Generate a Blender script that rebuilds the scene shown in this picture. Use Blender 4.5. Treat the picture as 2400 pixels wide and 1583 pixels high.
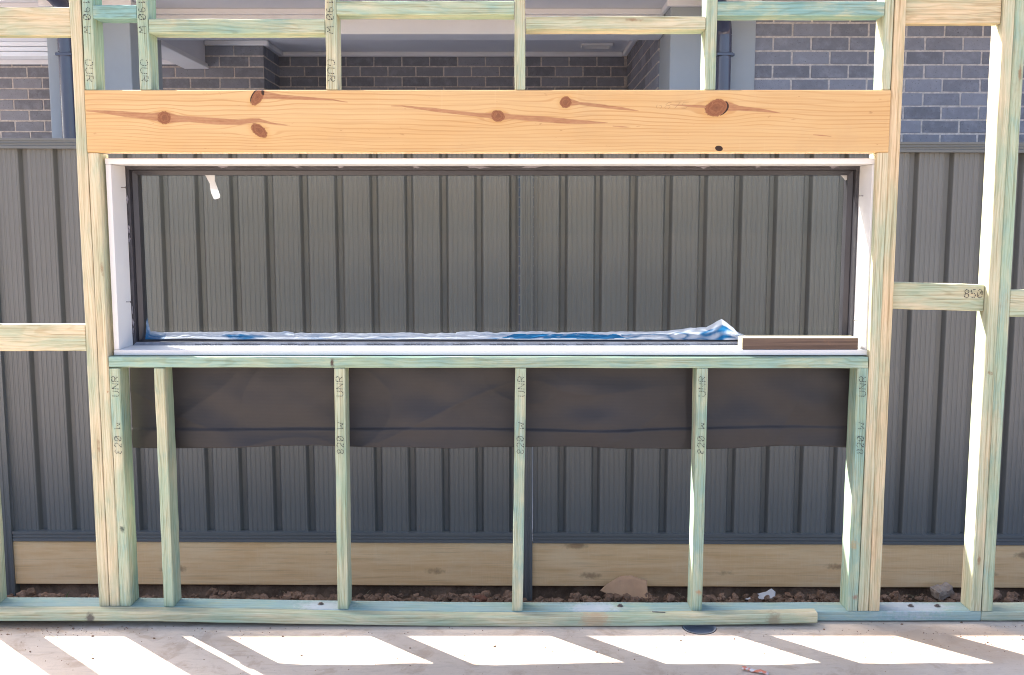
import bpy, bmesh, math, random
from mathutils import Vector, Matrix, noise

random.seed(11)
for o in list(bpy.data.objects):
    bpy.data.objects.remove(o, do_unlink=True)
SC = bpy.context.scene
COL = SC.collection

# ------------------------------------------------------------------ camera
CAM_D, CAM_H, PITCH = 3.187, 1.324, 6.6
cam_d = bpy.data.cameras.new('camera')
cam = bpy.data.objects.new('camera', cam_d)
COL.objects.link(cam)
cam.location = (0.0, -CAM_D, CAM_H)
cam.rotation_euler = (math.radians(90 - PITCH), 0.0, math.radians(0.0))
cam_d.sensor_width = 36.0
cam_d.lens = 35.0
cam_d.shift_x = -7.0 / 2400.0
cam_d.clip_start = 0.05
cam_d.clip_end = 800.0
SC.camera = cam

# ------------------------------------------------------------------ sky and sun
TO_SUN = Vector((-1.09, 1.0, 1.37)).normalized()
w = bpy.data.worlds.new('World')
SC.world = w
w.use_nodes = True
wn = w.node_tree.nodes
sky = wn.new('ShaderNodeTexSky')
sky.sky_type = 'NISHITA'
sky.sun_disc = False
sky.sun_elevation = math.asin(TO_SUN.z)
sky.sun_rotation = math.atan2(TO_SUN.x, TO_SUN.y)
sky.dust_density = 3.6
sky.ozone_density = 0.6
sky.air_density = 0.68
w.node_tree.links.new(sky.outputs[0], wn['Background'].inputs[0])
wn['Background'].inputs[1].default_value = 0.15
sun_d = bpy.data.lights.new('sun', 'SUN')
sun_d.energy = 5.0
sun_d.angle = math.radians(0.5)
sun_d.color = (1.0, 0.965, 0.92)
sun = bpy.data.objects.new('sun', sun_d)
COL.objects.link(sun)
sun.location = (-8, 8, 12)
sun.rotation_euler = TO_SUN.to_track_quat('Z', 'Y').to_euler()

SC.view_settings.view_transform = 'Standard'
SC.view_settings.look = 'None'
SC.view_settings.gamma = 1.0
SC.view_settings.use_curve_mapping = False
SC.view_settings.exposure = 2.05
SC.cycles.max_bounces = 7
SC.cycles.diffuse_bounces = 4
SC.cycles.use_adaptive_sampling = False
SC.cycles.transparent_max_bounces = 12
SC.cycles.use_denoising = True
SC.cycles.filter_width = 1.05
SC.cycles.caustics_reflective = False
SC.cycles.caustics_refractive = False
SC.cycles.blur_glossy = 1.0
SC.cycles.sample_clamp_indirect = 4.0
SC.cycles.use_guiding = True
SC.cycles.denoising_prefilter = 'NONE'


# ------------------------------------------------------------------ helpers
def link(o, parent=None):
    COL.objects.link(o)
    if parent is not None:
        o.parent = parent
    return o


def tag(o, label=None, cat=None, group=None, kind=None):
    if label:
        o['label'] = label
    if cat:
        o['category'] = cat
    if group:
        o['group'] = group
    if kind or cat:
        o['kind'] = kind or 'thing'
    return o


def empty(name, loc=(0, 0, 0)):
    o = bpy.data.objects.new(name, None)
    o.empty_display_size = 0.05
    o.location = loc
    return link(o)


def place(o, parent, loc):
    """parent an object while keeping its world location (parents are unrotated)"""
    o.parent = parent
    p = Vector((0, 0, 0))
    q = parent
    while q is not None:
        p += q.location
        q = q.parent
    o.location = Vector(loc) - p


def mesh_obj(name, verts, faces, mat, parent=None, loc=(0, 0, 0), smooth=False):
    me = bpy.data.meshes.new(name)
    me.from_pydata([tuple(v) for v in verts], [], faces)
    me.update()
    if mat is not None:
        me.materials.append(mat)
    if smooth:
        for p in me.polygons:
            p.use_smooth = True
    o = bpy.data.objects.new(name, me)
    COL.objects.link(o)
    if parent is not None:
        place(o, parent, loc)
    else:
        o.location = loc
    return o


def chamfer_box(sx, sy, sz, c):
    """verts/faces of a box with chamfered edges, centred at the origin"""
    bm = bmesh.new()
    bmesh.ops.create_cube(bm, size=1.0)
    for v in bm.verts:
        v.co = Vector((v.co.x * sx, v.co.y * sy, v.co.z * sz))
    if c > 0:
        bmesh.ops.bevel(bm, geom=list(bm.edges), offset=c, segments=1, affect='EDGES', profile=0.5)
    bm.verts.index_update()
    vs = [v.co.copy() for v in bm.verts]
    fs = [[v.index for v in f.verts] for f in bm.faces]
    bm.free()
    return vs, fs


def box(name, x0, x1, y0, y1, z0, z1, mat, parent=None, c=0.002):
    vs, fs = chamfer_box(x1 - x0, y1 - y0, z1 - z0, c)
    return mesh_obj(name, vs, fs, mat, parent, ((x0 + x1) / 2, (y0 + y1) / 2, (z0 + z1) / 2))


def joined(name, boxes, mat, parent=None, c=0.0):
    """several boxes that make up one part"""
    cx = sum(b[0] + b[1] for b in boxes) / (2 * len(boxes))
    cy = sum(b[2] + b[3] for b in boxes) / (2 * len(boxes))
    cz = sum(b[4] + b[5] for b in boxes) / (2 * len(boxes))
    V, F = [], []
    for (x0, x1, y0, y1, z0, z1) in boxes:
        vs, fs = chamfer_box(x1 - x0, y1 - y0, z1 - z0, c)
        off = Vector(((x0 + x1) / 2 - cx, (y0 + y1) / 2 - cy, (z0 + z1) / 2 - cz))
        n = len(V)
        V += [v + off for v in vs]
        F += [[i + n for i in f] for f in fs]
    return mesh_obj(name, V, F, mat, parent, (cx, cy, cz))


def timber(name, p0, p1, w_a, w_b, mat, parent, seg=10, bow=None, c=0.0024, rough=0.0007):
    """sawn timber swept from p0 to p1 along x or z. w_a, w_b: (lo, hi) of the two other axes relative to the line.
    For a z timber they are x and y, for an x timber y and z, for a y timber x and z. bow(t) gives an offset Vector."""
    p0, p1 = Vector(p0), Vector(p1)
    d = p1 - p0
    ax = 0 if abs(d.x) > max(abs(d.y), abs(d.z)) else (1 if abs(d.y) > abs(d.z) else 2)
    oa, ob = {0: (1, 2), 1: (0, 2), 2: (0, 1)}[ax]
    a0, a1 = w_a
    b0, b1 = w_b
    prof = [(a0 + c, b0), (a1 - c, b0), (a1, b0 + c), (a1, b1 - c), (a1 - c, b1), (a0 + c, b1), (a0, b1 - c), (a0, b0 + c)]
    mid = (p0 + p1) / 2
    V, F = [], []
    ts = [0.0] + [0.0015 / d.length] + [i / seg for i in range(1, seg)] + [1 - 0.0015 / d.length] + [1.0]
    for k, t in enumerate(ts):
        base = p0.lerp(p1, t) - mid
        if bow:
            base = base + bow(t)
        endc = 0.0012 if k in (0, len(ts) - 1) else 0.0
        ca, cb = (a0 + a1) / 2, (b0 + b1) / 2
        for (a, b) in prof:
            a2 = a + (endc if a < ca else -endc) + random.uniform(-rough, rough)
            b2 = b + (endc if b < cb else -endc) + random.uniform(-rough, rough)
            co = base.copy()
            co[oa] += a2
            co[ob] += b2
            V.append(co)
    n = 8
    for k in range(len(ts) - 1):
        for i in range(n):
            j = (i + 1) % n
            F.append([k * n + i, k * n + j, (k + 1) * n + j, (k + 1) * n + i])
    F.append(list(range(n - 1, -1, -1)))
    F.append([(len(ts) - 1) * n + i for i in range(n)])
    o = mesh_obj(name, V, F, mat, parent, mid)
    bm = bmesh.new()
    bm.from_mesh(o.data)
    bmesh.ops.recalc_face_normals(bm, faces=bm.faces)
    bm.to_mesh(o.data)
    bm.free()
    return o


# ------------------------------------------------------------------ node helpers
class NT:
    def __init__(self, name):
        self.m = bpy.data.materials.new(name)
        self.m.use_nodes = True
        self.t = self.m.node_tree
        self.n = self.t.nodes
        self.l = self.t.links
        self.b = self.n['Principled BSDF']
        self.out = self.n['Material Output']

    def node(self, kind, **kw):
        nd = self.n.new(kind)
        for k, v in kw.items():
            setattr(nd, k, v)
        return nd

    def put(self, sock, v):
        if v is None:
            return
        if hasattr(v, 'is_output') or hasattr(v, 'links'):
            self.l.new(v, sock)
        elif isinstance(v, (tuple, list)) and len(v) == 3 and sock.type == 'RGBA':
            sock.default_value = (*v, 1)
        else:
            sock.default_value = v

    def math(self, op, a, b=0.5, clamp=False):
        nd = self.node('ShaderNodeMath', operation=op, use_clamp=clamp)
        self.put(nd.inputs[0], a)
        self.put(nd.inputs[1], b)
        return nd.outputs[0]

    def vmath(self, op, a, b):
        nd = self.node('ShaderNodeVectorMath', operation=op)
        self.put(nd.inputs[0], a)
        self.put(nd.inputs[1], b)
        return nd.outputs['Value'] if op in ('LENGTH', 'DISTANCE', 'DOT_PRODUCT') else nd.outputs[0]

    def mix(self, f, a, b, blend='MIX'):
        nd = self.node('ShaderNodeMix', data_type='RGBA', blend_type=blend)
        self.put(nd.inputs[0], f)
        self.put(nd.inputs[6], a)
        self.put(nd.inputs[7], b)
        return nd.outputs[2]

    def noise(self, vec, scale=5, detail=4, rough=0.55, dist=0.0):
        nd = self.node('ShaderNodeTexNoise')
        self.put(nd.inputs['Vector'], vec)
        nd.inputs['Scale'].default_value = scale
        nd.inputs['Detail'].default_value = detail
        nd.inputs['Roughness'].default_value = rough
        nd.inputs['Distortion'].default_value = dist
        return nd.outputs[0]

    def ramp(self, v, a, b, ca=0.0, cb=1.0):
        nd = self.node('ShaderNodeMapRange', interpolation_type='SMOOTHSTEP')
        self.put(nd.inputs[0], v)
        nd.inputs[1].default_value = a
        nd.inputs[2].default_value = b
        nd.inputs[3].default_value = ca
        nd.inputs[4].default_value = cb
        return nd.outputs[0]

    def coords(self, rnd=True, out='Object'):
        tc = self.node('ShaderNodeTexCoord').outputs[out]
        if not rnd:
            return tc
        oi = self.node('ShaderNodeObjectInfo').outputs['Random']
        cm = self.node('ShaderNodeCombineXYZ')
        for i, k in enumerate((37.0, 61.0, 23.0)):
            self.put(cm.inputs[i], self.math('MULTIPLY', oi, k))
        return self.vmath('ADD', tc, cm.outputs[0])

    def bump(self, h, strength=0.3, dist=0.002):
        nd = self.node('ShaderNodeBump')
        nd.inputs['Strength'].default_value = strength
        nd.inputs['Distance'].default_value = dist
        self.put(nd.inputs['Height'], h)
        self.l.new(nd.outputs[0], self.b.inputs['Normal'])

    def done(self, col, rough=0.6, spec=0.3, metal=0.0):
        self.put(self.b.inputs['Base Color'], col)
        self.put(self.b.inputs['Roughness'], rough)
        self.b.inputs['Specular IOR Level'].default_value = spec
        self.b.inputs['Metallic'].default_value = metal
        return self.m


CREAM = (0.635, 0.545, 0.375)
TAN = (0.575, 0.44, 0.265)
GREEN = (0.275, 0.405, 0.300)
BLUE = (0.165, 0.345, 0.355)


def scaled(nt, vec, s):
    return nt.vmath('MULTIPLY', vec, s)


def treated(name, axis='z', green=0.5, blue=0.3, warm=0.0, knots=0.5, spots=(), dirt=0.0, grey=0.0, dye=None):
    """preservative treated pine: cream timber with blotchy green and blue stain, grain along the axis"""
    nt = NT(name)
    raw = nt.coords(False)
    v = nt.coords(True)
    st = {'x': (1.6, 7.0, 7.0), 'y': (7.0, 1.6, 7.0), 'z': (7.0, 7.0, 1.6)}[axis]
    fine = {'x': (2.0, 130.0, 130.0), 'y': (130.0, 2.0, 130.0), 'z': (130.0, 130.0, 2.0)}[axis]
    vs = scaled(nt, v, st)
    blotch = nt.noise(vs, 2.2, 6, 0.6, 0.2)
    blotch2 = nt.noise(scaled(nt, v, tuple(1.7 * k for k in st)), 4.0, 5, 0.7, 0.6)
    soft = nt.noise(v, 9, 3, 0.5)
    cg = 0.645 - 0.38 * green
    g = nt.ramp(nt.math('ADD', blotch, nt.math('MULTIPLY', nt.math('SUBTRACT', blotch2, 0.5), 0.35)), cg - 0.30, cg + 0.32)
    tan2 = TAN if warm > 0.4 else tuple(0.7 * a + 0.3 * b for a, b in zip(CREAM, TAN))
    col = nt.mix(nt.ramp(blotch2, 0.38, 0.7), CREAM, tan2)
    if warm > 0:
        col = nt.mix(warm * 0.6, col, (0.68, 0.47, 0.27))
    col = nt.mix(nt.math('MULTIPLY', g, 0.88), col, GREEN)
    cb = 0.70 - 0.36 * blue
    b = nt.ramp(nt.math('ADD', nt.math('MULTIPLY', blotch2, 0.5), nt.math('MULTIPLY', soft, 0.5)), cb - 0.10, cb + 0.12)
    col = nt.mix(nt.math('MULTIPLY', b, 0.45 if blue < 0.6 else 0.75), col, BLUE)
    # growth rings seen as lines along the length
    wob = nt.noise(scaled(nt, v, {'x': (1.2, 6, 6), 'y': (6, 1.2, 6), 'z': (6, 6, 1.2)}[axis]), 1.6, 3, 0.5)
    ring_in = {'x': (0.0, 1.0, 0.55), 'y': (1.0, 0.0, 0.55), 'z': (1.0, 0.7, 0.0)}[axis]
    rr = nt.math('ADD', nt.math('MULTIPLY', nt.vmath('DOT_PRODUCT', v, ring_in), 760.0), nt.math('MULTIPLY', wob, 70.0))
    ring = nt.ramp(nt.math('SINE', rr), 0.0, 1.0)
    ramt = nt.math('MULTIPLY', ring, nt.ramp(soft, 0.35, 0.65, 0.15, 0.5))
    col = nt.mix(ramt, col, (0.72, 0.66, 0.55), 'MULTIPLY')
    gr = nt.noise(scaled(nt, v, fine), 1.0, 4, 0.65)
    col = nt.mix(nt.math('MULTIPLY', nt.ramp(gr, 0.42, 0.66), 0.5), col, (0.62, 0.60, 0.52), 'MULTIPLY')
    hair = nt.noise(scaled(nt, v, tuple(2.3 * k for k in fine)), 1.0, 2, 0.5)
    col = nt.mix(nt.math('MULTIPLY', nt.ramp(hair, 0.54, 0.68), 0.62), col, (0.55, 0.48, 0.38), 'MULTIPLY')
    # knots
    if knots > 0:
        kv = {'x': (2.6, 11.0, 11.0), 'y': (11.0, 2.6, 11.0), 'z': (11.0, 11.0, 2.6)}[axis]
        vo = nt.node('ShaderNodeTexVoronoi')
        nt.put(vo.inputs['Vector'], nt.vmath('ADD', scaled(nt, v, kv), (0, 0, 0)))
        vo.inputs['Scale'].default_value = 1.0
        d = nt.math('ADD', vo.outputs['Distance'], nt.math('MULTIPLY', nt.noise(v, 60, 3), 0.12))
        ksize = 0.06 + 0.09 * knots
        km = nt.ramp(d, ksize + 0.06, ksize)
        halo = nt.ramp(d, ksize + 0.28, ksize + 0.02)
        col = nt.mix(nt.math('MULTIPLY', halo, 0.28), col, (0.26, 0.27, 0.17))
        col = nt.mix(nt.math('MULTIPLY', km, 0.75), col, (0.22, 0.13, 0.07))
    for (sx, sy, sz, rx, ry, rz, sc_, am) in spots:
        dv = nt.vmath('DIVIDE', nt.vmath('SUBTRACT', raw, (sx, sy, sz)), (rx, ry, rz))
        dd = nt.math('ADD', nt.vmath('LENGTH', dv, (0, 0, 0)), nt.math('MULTIPLY', nt.math('SUBTRACT', nt.noise(raw, 70, 5, 0.7), 0.5), 1.8))
        col = nt.mix(nt.math('MULTIPLY', nt.ramp(dd, 1.25, 0.45), am), col, sc_)
    if dye:
        col = nt.mix(nt.ramp(soft, 0.3, 0.7, 0.15, 0.55), col, dye)  # blue of the sky reflection mixed into the timber colour
    if grey > 0:
        col = nt.mix(grey, col, (0.36, 0.37, 0.36))
    if dirt > 0:
        dn = nt.noise(v, 11, 6, 0.7)
        col = nt.mix(nt.math('MULTIPLY', nt.ramp(dn, 0.52, 0.75), dirt), col, (0.22, 0.14, 0.09))
    nt.bump(nt.math('ADD', gr, nt.math('MULTIPLY', ring, 0.5)), 0.35, 0.0012)
    return nt.done(col, nt.ramp(gr, 0.2, 0.8, 0.62, 0.8), 0.25)


def painted(name, col, rough=0.5, spec=0.35, var=0.06, scale=14, bump=0.05, metal=0.0):
    nt = NT(name)
    v = nt.coords(True)
    n1 = nt.noise(v, scale, 5, 0.6)
    dark = tuple(c * (1 - 2 * var) for c in col)
    c = nt.mix(nt.ramp(n1, 0.3, 0.7), dark, col)
    if bump:
        nt.bump(nt.noise(v, scale * 14, 3), bump, 0.001)
    return nt.done(c, nt.ramp(n1, 0.3, 0.7, rough * 0.9, rough * 1.1), spec, metal)


# ------------------------------------------------------------------ materials
def mat_concrete():
    nt = NT('concrete')
    v = nt.coords(False)
    big = nt.noise(v, 1.3, 5, 0.6, 0.4)
    mid = nt.noise(v, 9, 6, 0.65, 0.6)
    fine = nt.noise(v, 160, 4, 0.7)
    col = nt.mix(nt.ramp(big, 0.3, 0.7), (0.585, 0.495, 0.41), (0.50, 0.405, 0.32))
    col = nt.mix(nt.math('MULTIPLY', nt.ramp(mid, 0.50, 0.66), 0.6), col, (0.38, 0.28, 0.205))
    sm = nt.noise(scaled(nt, v, (2.2, 14, 1)), 2.4, 6, 0.72, 1.5)
    col = nt.mix(nt.math('MULTIPLY', nt.ramp(sm, 0.58, 0.74), 0.6), col, (0.38, 0.275, 0.195))
    col = nt.mix(nt.math('MULTIPLY', nt.ramp(fine, 0.5, 0.8), 0.25), col, (0.22, 0.19, 0.17))
    # brown soil dust trodden out along the wall plate at both ends
    sep = nt.node('ShaderNodeSeparateXYZ')
    nt.put(sep.inputs[0], v)
    for cx, cy, rx, ry, am in ((-1.75, -0.02, 0.42, 0.075, 0.75), (1.42, -0.17, 0.42, 0.16, 0.45), (-0.75, -0.14, 0.30, 0.04, 0.3)):
        e = nt.math('ADD', nt.math('POWER', nt.math('ABSOLUTE', nt.math('DIVIDE', nt.math('SUBTRACT', sep.outputs[0], cx), rx)), 2.0),
                    nt.math('POWER', nt.math('ABSOLUTE', nt.math('DIVIDE', nt.math('SUBTRACT', sep.outputs[1], cy), ry)), 2.0))
        e = nt.math('ADD', e, nt.math('MULTIPLY', nt.math('SUBTRACT', mid, 0.5), 3.2))
        col = nt.mix(nt.math('MULTIPLY', nt.ramp(e, 1.25, 0.1), am), col, (0.36, 0.235, 0.14))
    speck = nt.noise(v, 45, 4, 0.7)
    col = nt.mix(nt.math('MULTIPLY', nt.ramp(speck, 0.60, 0.72), 0.45), col, (0.30, 0.225, 0.17))
    col = nt.mix(nt.math('MULTIPLY', nt.ramp(speck, 0.40, 0.28), 0.25), col, (0.66, 0.60, 0.54))
    trow = nt.noise(scaled(nt, v, (3.0, 26, 1)), 1.6, 4, 0.6, 2.5)
    col = nt.mix(nt.math('MULTIPLY', nt.ramp(trow, 0.55, 0.66), 0.32), col, (0.34, 0.285, 0.24))
    nt.bump(nt.math('ADD', fine, nt.math('MULTIPLY', mid, 2.0)), 0.25, 0.0015)
    return nt.done(col, 0.8, 0.25)


def mat_soil(name='soil', base=(0.21, 0.135, 0.09)):
    nt = NT(name)
    v = nt.coords(False)
    a = nt.noise(v, 7, 6, 0.7)
    b = nt.noise(v, 70, 5, 0.7)
    col = nt.mix(nt.ramp(a, 0.35, 0.68), tuple(0.6 * c for c in base), tuple(1.5 * c for c in base))
    col = nt.mix(nt.math('MULTIPLY', nt.ramp(b, 0.56, 0.72), 0.45), col, (0.40, 0.30, 0.22))
    nt.bump(nt.math('ADD', a, b), 0.9, 0.006)
    return nt.done(col, 0.95, 0.1)


def mat_fence(name, col):
    nt = NT(name)
    v = nt.coords(True)
    n1 = nt.noise(scaled(nt, v, (1.2, 1.2, 0.7)), 1.5, 3, 0.5)
    n2 = nt.noise(v, 38, 5, 0.75)
    c = nt.mix(nt.ramp(n1, 0.3, 0.7), tuple(0.94 * k for k in col), tuple(1.06 * k for k in col))
    c = nt.mix(nt.math('MULTIPLY', nt.ramp(n2, 0.66, 0.76), 0.22), c, (0.30, 0.27, 0.24))
    return nt.done(c, nt.ramp(n2, 0.3, 0.7, 0.38, 0.46), 0.6)


def mat_brick(name, ca, cb):
    nt = NT(name)
    v = nt.coords(True)
    oi = nt.node('ShaderNodeObjectInfo').outputs['Random']
    sp = nt.noise(v, 120, 3, 0.6)
    bl = nt.noise(v, 16, 5, 0.65)
    col = nt.mix(nt.ramp(oi, 0.0, 1.0), ca, cb)
    col = nt.mix(nt.math('MULTIPLY', nt.ramp(bl, 0.4, 0.75), 0.4), col, tuple(1.35 * c for c in cb))
    col = nt.mix(nt.math('MULTIPLY', nt.ramp(sp, 0.62, 0.72), 0.7), col, tuple(0.35 * c for c in ca))
    nt.bump(nt.math('ADD', sp, bl), 0.45, 0.003)
    return nt.done(col, 0.8, 0.3)


def mat_plinth(name):
    nt = NT(name)
    v = nt.coords(True)
    g1 = nt.noise(scaled(nt, v, (1.0, 14, 14)), 2.6, 5, 0.65, 0.6)
    saw = nt.noise(scaled(nt, v, (150, 20, 10)), 1.0, 3, 0.6)
    fine = nt.noise(scaled(nt, v, (4, 150, 150)), 1.0, 3, 0.6)
    blo = nt.noise(scaled(nt, v, (1.4, 3, 3)), 2.2, 5, 0.65)
    col = nt.mix(nt.ramp(g1, 0.3, 0.72), (0.86, 0.60, 0.325), (0.76, 0.48, 0.235))
    col = nt.mix(nt.math('MULTIPLY', nt.ramp(blo, 0.45, 0.7), 0.5), col, (0.86, 0.65, 0.40))
    col = nt.mix(nt.math('MULTIPLY', nt.ramp(fine, 0.5, 0.8), 0.45), col, (0.44, 0.28, 0.15))
    col = nt.mix(nt.math('MULTIPLY', nt.ramp(saw, 0.55, 0.8), 0.25), col, (0.88, 0.68, 0.44))
    vo = nt.node('ShaderNodeTexVoronoi')
    nt.put(vo.inputs['Vector'], scaled(nt, v, (2.0, 7.0, 7.0)))
    vo.inputs['Scale'].default_value = 1.0
    d = nt.math('ADD', vo.outputs['Distance'], nt.math('MULTIPLY', nt.noise(v, 50, 4), 0.14))
    col = nt.mix(nt.math('MULTIPLY', nt.ramp(d, 0.22, 0.13), 0.7), col, (0.30, 0.17, 0.09))
    nt.bump(nt.math('ADD', saw, fine), 0.5, 0.002)
    return nt.done(col, 0.85, 0.2)


def mat_glass():
    nt = NT('window_glass')
    tr = nt.node('ShaderNodeBsdfTransparent')
    tr.inputs[0].default_value = (0.93, 0.95, 0.94, 1)
    gl = nt.node('ShaderNodeBsdfGlossy')
    gl.inputs['Roughness'].default_value = 0.01
    fr = nt.node('ShaderNodeFresnel')
    fr.inputs[0].default_value = 1.45
    mx = nt.node('ShaderNodeMixShader')
    nt.l.new(nt.math('MULTIPLY', fr.outputs[0], 0.18), mx.inputs[0])
    nt.l.new(tr.outputs[0], mx.inputs[1])
    nt.l.new(gl.outputs[0], mx.inputs[2])
    nt.l.new(mx.outputs[0], nt.out.inputs[0])
    return nt.m


def mat_film():
    """thin crumpled protective film: milky white where folded, clear blue where stretched"""
    nt = NT('protective_film')
    v = nt.coords(False)
    n1 = nt.noise(scaled(nt, v, (3.0, 8, 8)), 2.2, 4, 0.6, 0.8)
    at = nt.node('ShaderNodeAttribute', attribute_name='blue').outputs['Fac']
    f = nt.ramp(nt.math('ADD', at, nt.math('MULTIPLY', nt.math('SUBTRACT', n1, 0.5), 1.5)), 0.25, 0.85)
    col = nt.mix(f, (0.80, 0.85, 0.93), (0.02, 0.20, 0.46))
    tr = nt.node('ShaderNodeBsdfTransparent')
    nt.put(tr.inputs[0], nt.mix(f, (0.85, 0.9, 1.0), (0.25, 0.62, 0.92)))
    tl = nt.node('ShaderNodeBsdfTranslucent')
    nt.put(tl.inputs[0], col)
    df = nt.node('ShaderNodeBsdfPrincipled')
    nt.put(df.inputs['Base Color'], col)
    df.inputs['Roughness'].default_value = 0.25
    m1 = nt.node('ShaderNodeMixShader')
    m1.inputs[0].default_value = 0.62
    nt.l.new(df.outputs[0], m1.inputs[1])
    nt.l.new(tl.outputs[0], m1.inputs[2])
    m2 = nt.node('ShaderNodeMixShader')
    m2.inputs[0].default_value = 0.12
    nt.l.new(m1.outputs[0], m2.inputs[1])
    nt.l.new(tr.outputs[0], m2.inputs[2])
    nt.l.new(m2.outputs[0], nt.out.inputs[0])
    return nt.m


def mat_membrane():
    nt = NT('membrane')
    v = nt.coords(False)
    n1 = nt.noise(v, 3.0, 5, 0.6, 0.5)
    d1 = nt.math('SINE', nt.math('MULTIPLY', nt.vmath('DOT_PRODUCT', v, (1, 0, 0.75)), 900.0))
    d2 = nt.math('SINE', nt.math('MULTIPLY', nt.vmath('DOT_PRODUCT', v, (1, 0, -0.75)), 900.0))
    wv = nt.math('MULTIPLY', d1, d2)
    col = nt.mix(nt.ramp(n1, 0.3, 0.7), (0.0195, 0.0175, 0.0190), (0.028, 0.0245, 0.0260))
    col = nt.mix(nt.math('MULTIPLY', nt.ramp(wv, 0.2, 0.9), 0.10), col, (0.07, 0.062, 0.06))
    nt.bump(wv, 0.12, 0.0006)
    return nt.done(col, 0.5, 0.38)


def mat_lintel():
    """clear pine beam; knots, resin streaks and grain bending come as attributes worked out on the mesh"""
    nt = NT('pine_beam')
    v = nt.coords(False)
    A = lambda n: nt.node('ShaderNodeAttribute', attribute_name=n).outputs['Fac']
    sep = nt.node('ShaderNodeSeparateXYZ')
    nt.put(sep.inputs[0], v)
    wob = nt.noise(scaled(nt, v, (0.9, 3, 3)), 1.5, 3, 0.5)
    zz = nt.math('ADD', nt.math('ADD', sep.outputs[2], nt.math('MULTIPLY', sep.outputs[1], 0.6)), A('warp'))
    zz = nt.math('ADD', zz, nt.math('MULTIPLY', nt.math('SUBTRACT', wob, 0.5), 0.07))
    # rings are wider apart towards the top of the beam
    rr = nt.math('MULTIPLY', nt.math('ADD', zz, nt.math('MULTIPLY', nt.math('MULTIPLY', zz, zz), -1.9)), 470.0)
    s = nt.math('SINE', rr)
    line = nt.ramp(s, 0.45, 1.0)
    base = nt.mix(nt.ramp(nt.noise(scaled(nt, v, (0.8, 6, 6)), 1.2, 4, 0.6), 0.3, 0.7), (0.585, 0.405, 0.200), (0.555, 0.35, 0.150))
    col = nt.mix(nt.math('MULTIPLY', line, nt.ramp(nt.noise(scaled(nt, v, (1.2, 9, 9)), 2.0, 3), 0.3, 0.7, 0.25, 0.75)), base, (0.44, 0.235, 0.09))
    gr = nt.noise(scaled(nt, v, (3.0, 160, 160)), 1.0, 3, 0.6)
    col = nt.mix(nt.math('MULTIPLY', nt.ramp(gr, 0.45, 0.72), 0.32), col, (0.42, 0.24, 0.10))
    # pale planer tracks and handling marks
    tr = nt.noise(scaled(nt, v, (30, 1, 1)), 2.2, 2, 0.5)
    col = nt.mix(nt.math('MULTIPLY', nt.ramp(tr, 0.64, 0.74), 0.04), col, (0.85, 0.72, 0.52))
    nb = nt.noise(scaled(nt, v, (40, 40, 160)), 1.0, 4, 0.65)
    fib = nt.noise(scaled(nt, v, (9, 60, 330)), 1.0, 4, 0.7)
    rag = nt.noise(v, 130, 4, 0.65)
    st = nt.ramp(nt.math('ADD', A('streak'), nt.math('MULTIPLY', nt.math('SUBTRACT', fib, 0.5), 1.3)), 0.15, 0.75)
    col = nt.mix(nt.math('MULTIPLY', A('halo'), 0.35), col, (0.50, 0.26, 0.07))
    scol = nt.mix(nt.ramp(fib, 0.3, 0.7), (0.255, 0.105, 0.048), (0.40, 0.20, 0.105))
    col = nt.mix(nt.math('MULTIPLY', st, nt.ramp(nb, 0.3, 0.7, 0.7, 0.95)), col, scol)
    kr = nt.math('SINE', nt.math('ADD', nt.math('MULTIPLY', A('kdist'), 17.0), nt.math('MULTIPLY', rag, 16.0)))
    kcol = nt.mix(nt.ramp(kr, -0.6, 0.9), (0.255, 0.105, 0.048), (0.205, 0.080, 0.036))
    kcol = nt.mix(nt.math('MULTIPLY', nt.ramp(A('kdist'), 0.5, 0.05), 0.5), kcol, (0.12, 0.045, 0.022))
    kcol = nt.mix(nt.math('MULTIPLY', nt.ramp(rag, 0.55, 0.7), 0.4), kcol, (0.34, 0.165, 0.085))
    kn = nt.ramp(nt.math('ADD', A('knot'), nt.math('MULTIPLY', nt.math('SUBTRACT', rag, 0.5), 1.1)), 0.30, 0.62)
    col = nt.mix(kn, col, kcol)
    pit = nt.noise(scaled(nt, v, (28, 60, 90)), 1.0, 3, 0.6)
    col = nt.mix(nt.math('MULTIPLY', nt.ramp(pit, 0.69, 0.76), 0.5), col, (0.30, 0.15, 0.06))
    dirt_ = nt.noise(v, 5.0, 5, 0.7)
    col = nt.mix(nt.math('MULTIPLY', nt.ramp(dirt_, 0.52, 0.75), 0.18), col, (0.40, 0.27, 0.15))
    dk = nt.ramp(nt.math('ADD', A('dark'), nt.math('MULTIPLY', nt.math('SUBTRACT', nb, 0.5), 0.4)), 0.40, 0.60)
    col = nt.mix(dk, col, (0.035, 0.018, 0.012))
    nt.bump(nt.math('ADD', gr, nt.math('MULTIPLY', kn, 0.6)), 0.2, 0.001)
    return nt.done(col, 0.6, 0.25)


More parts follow.
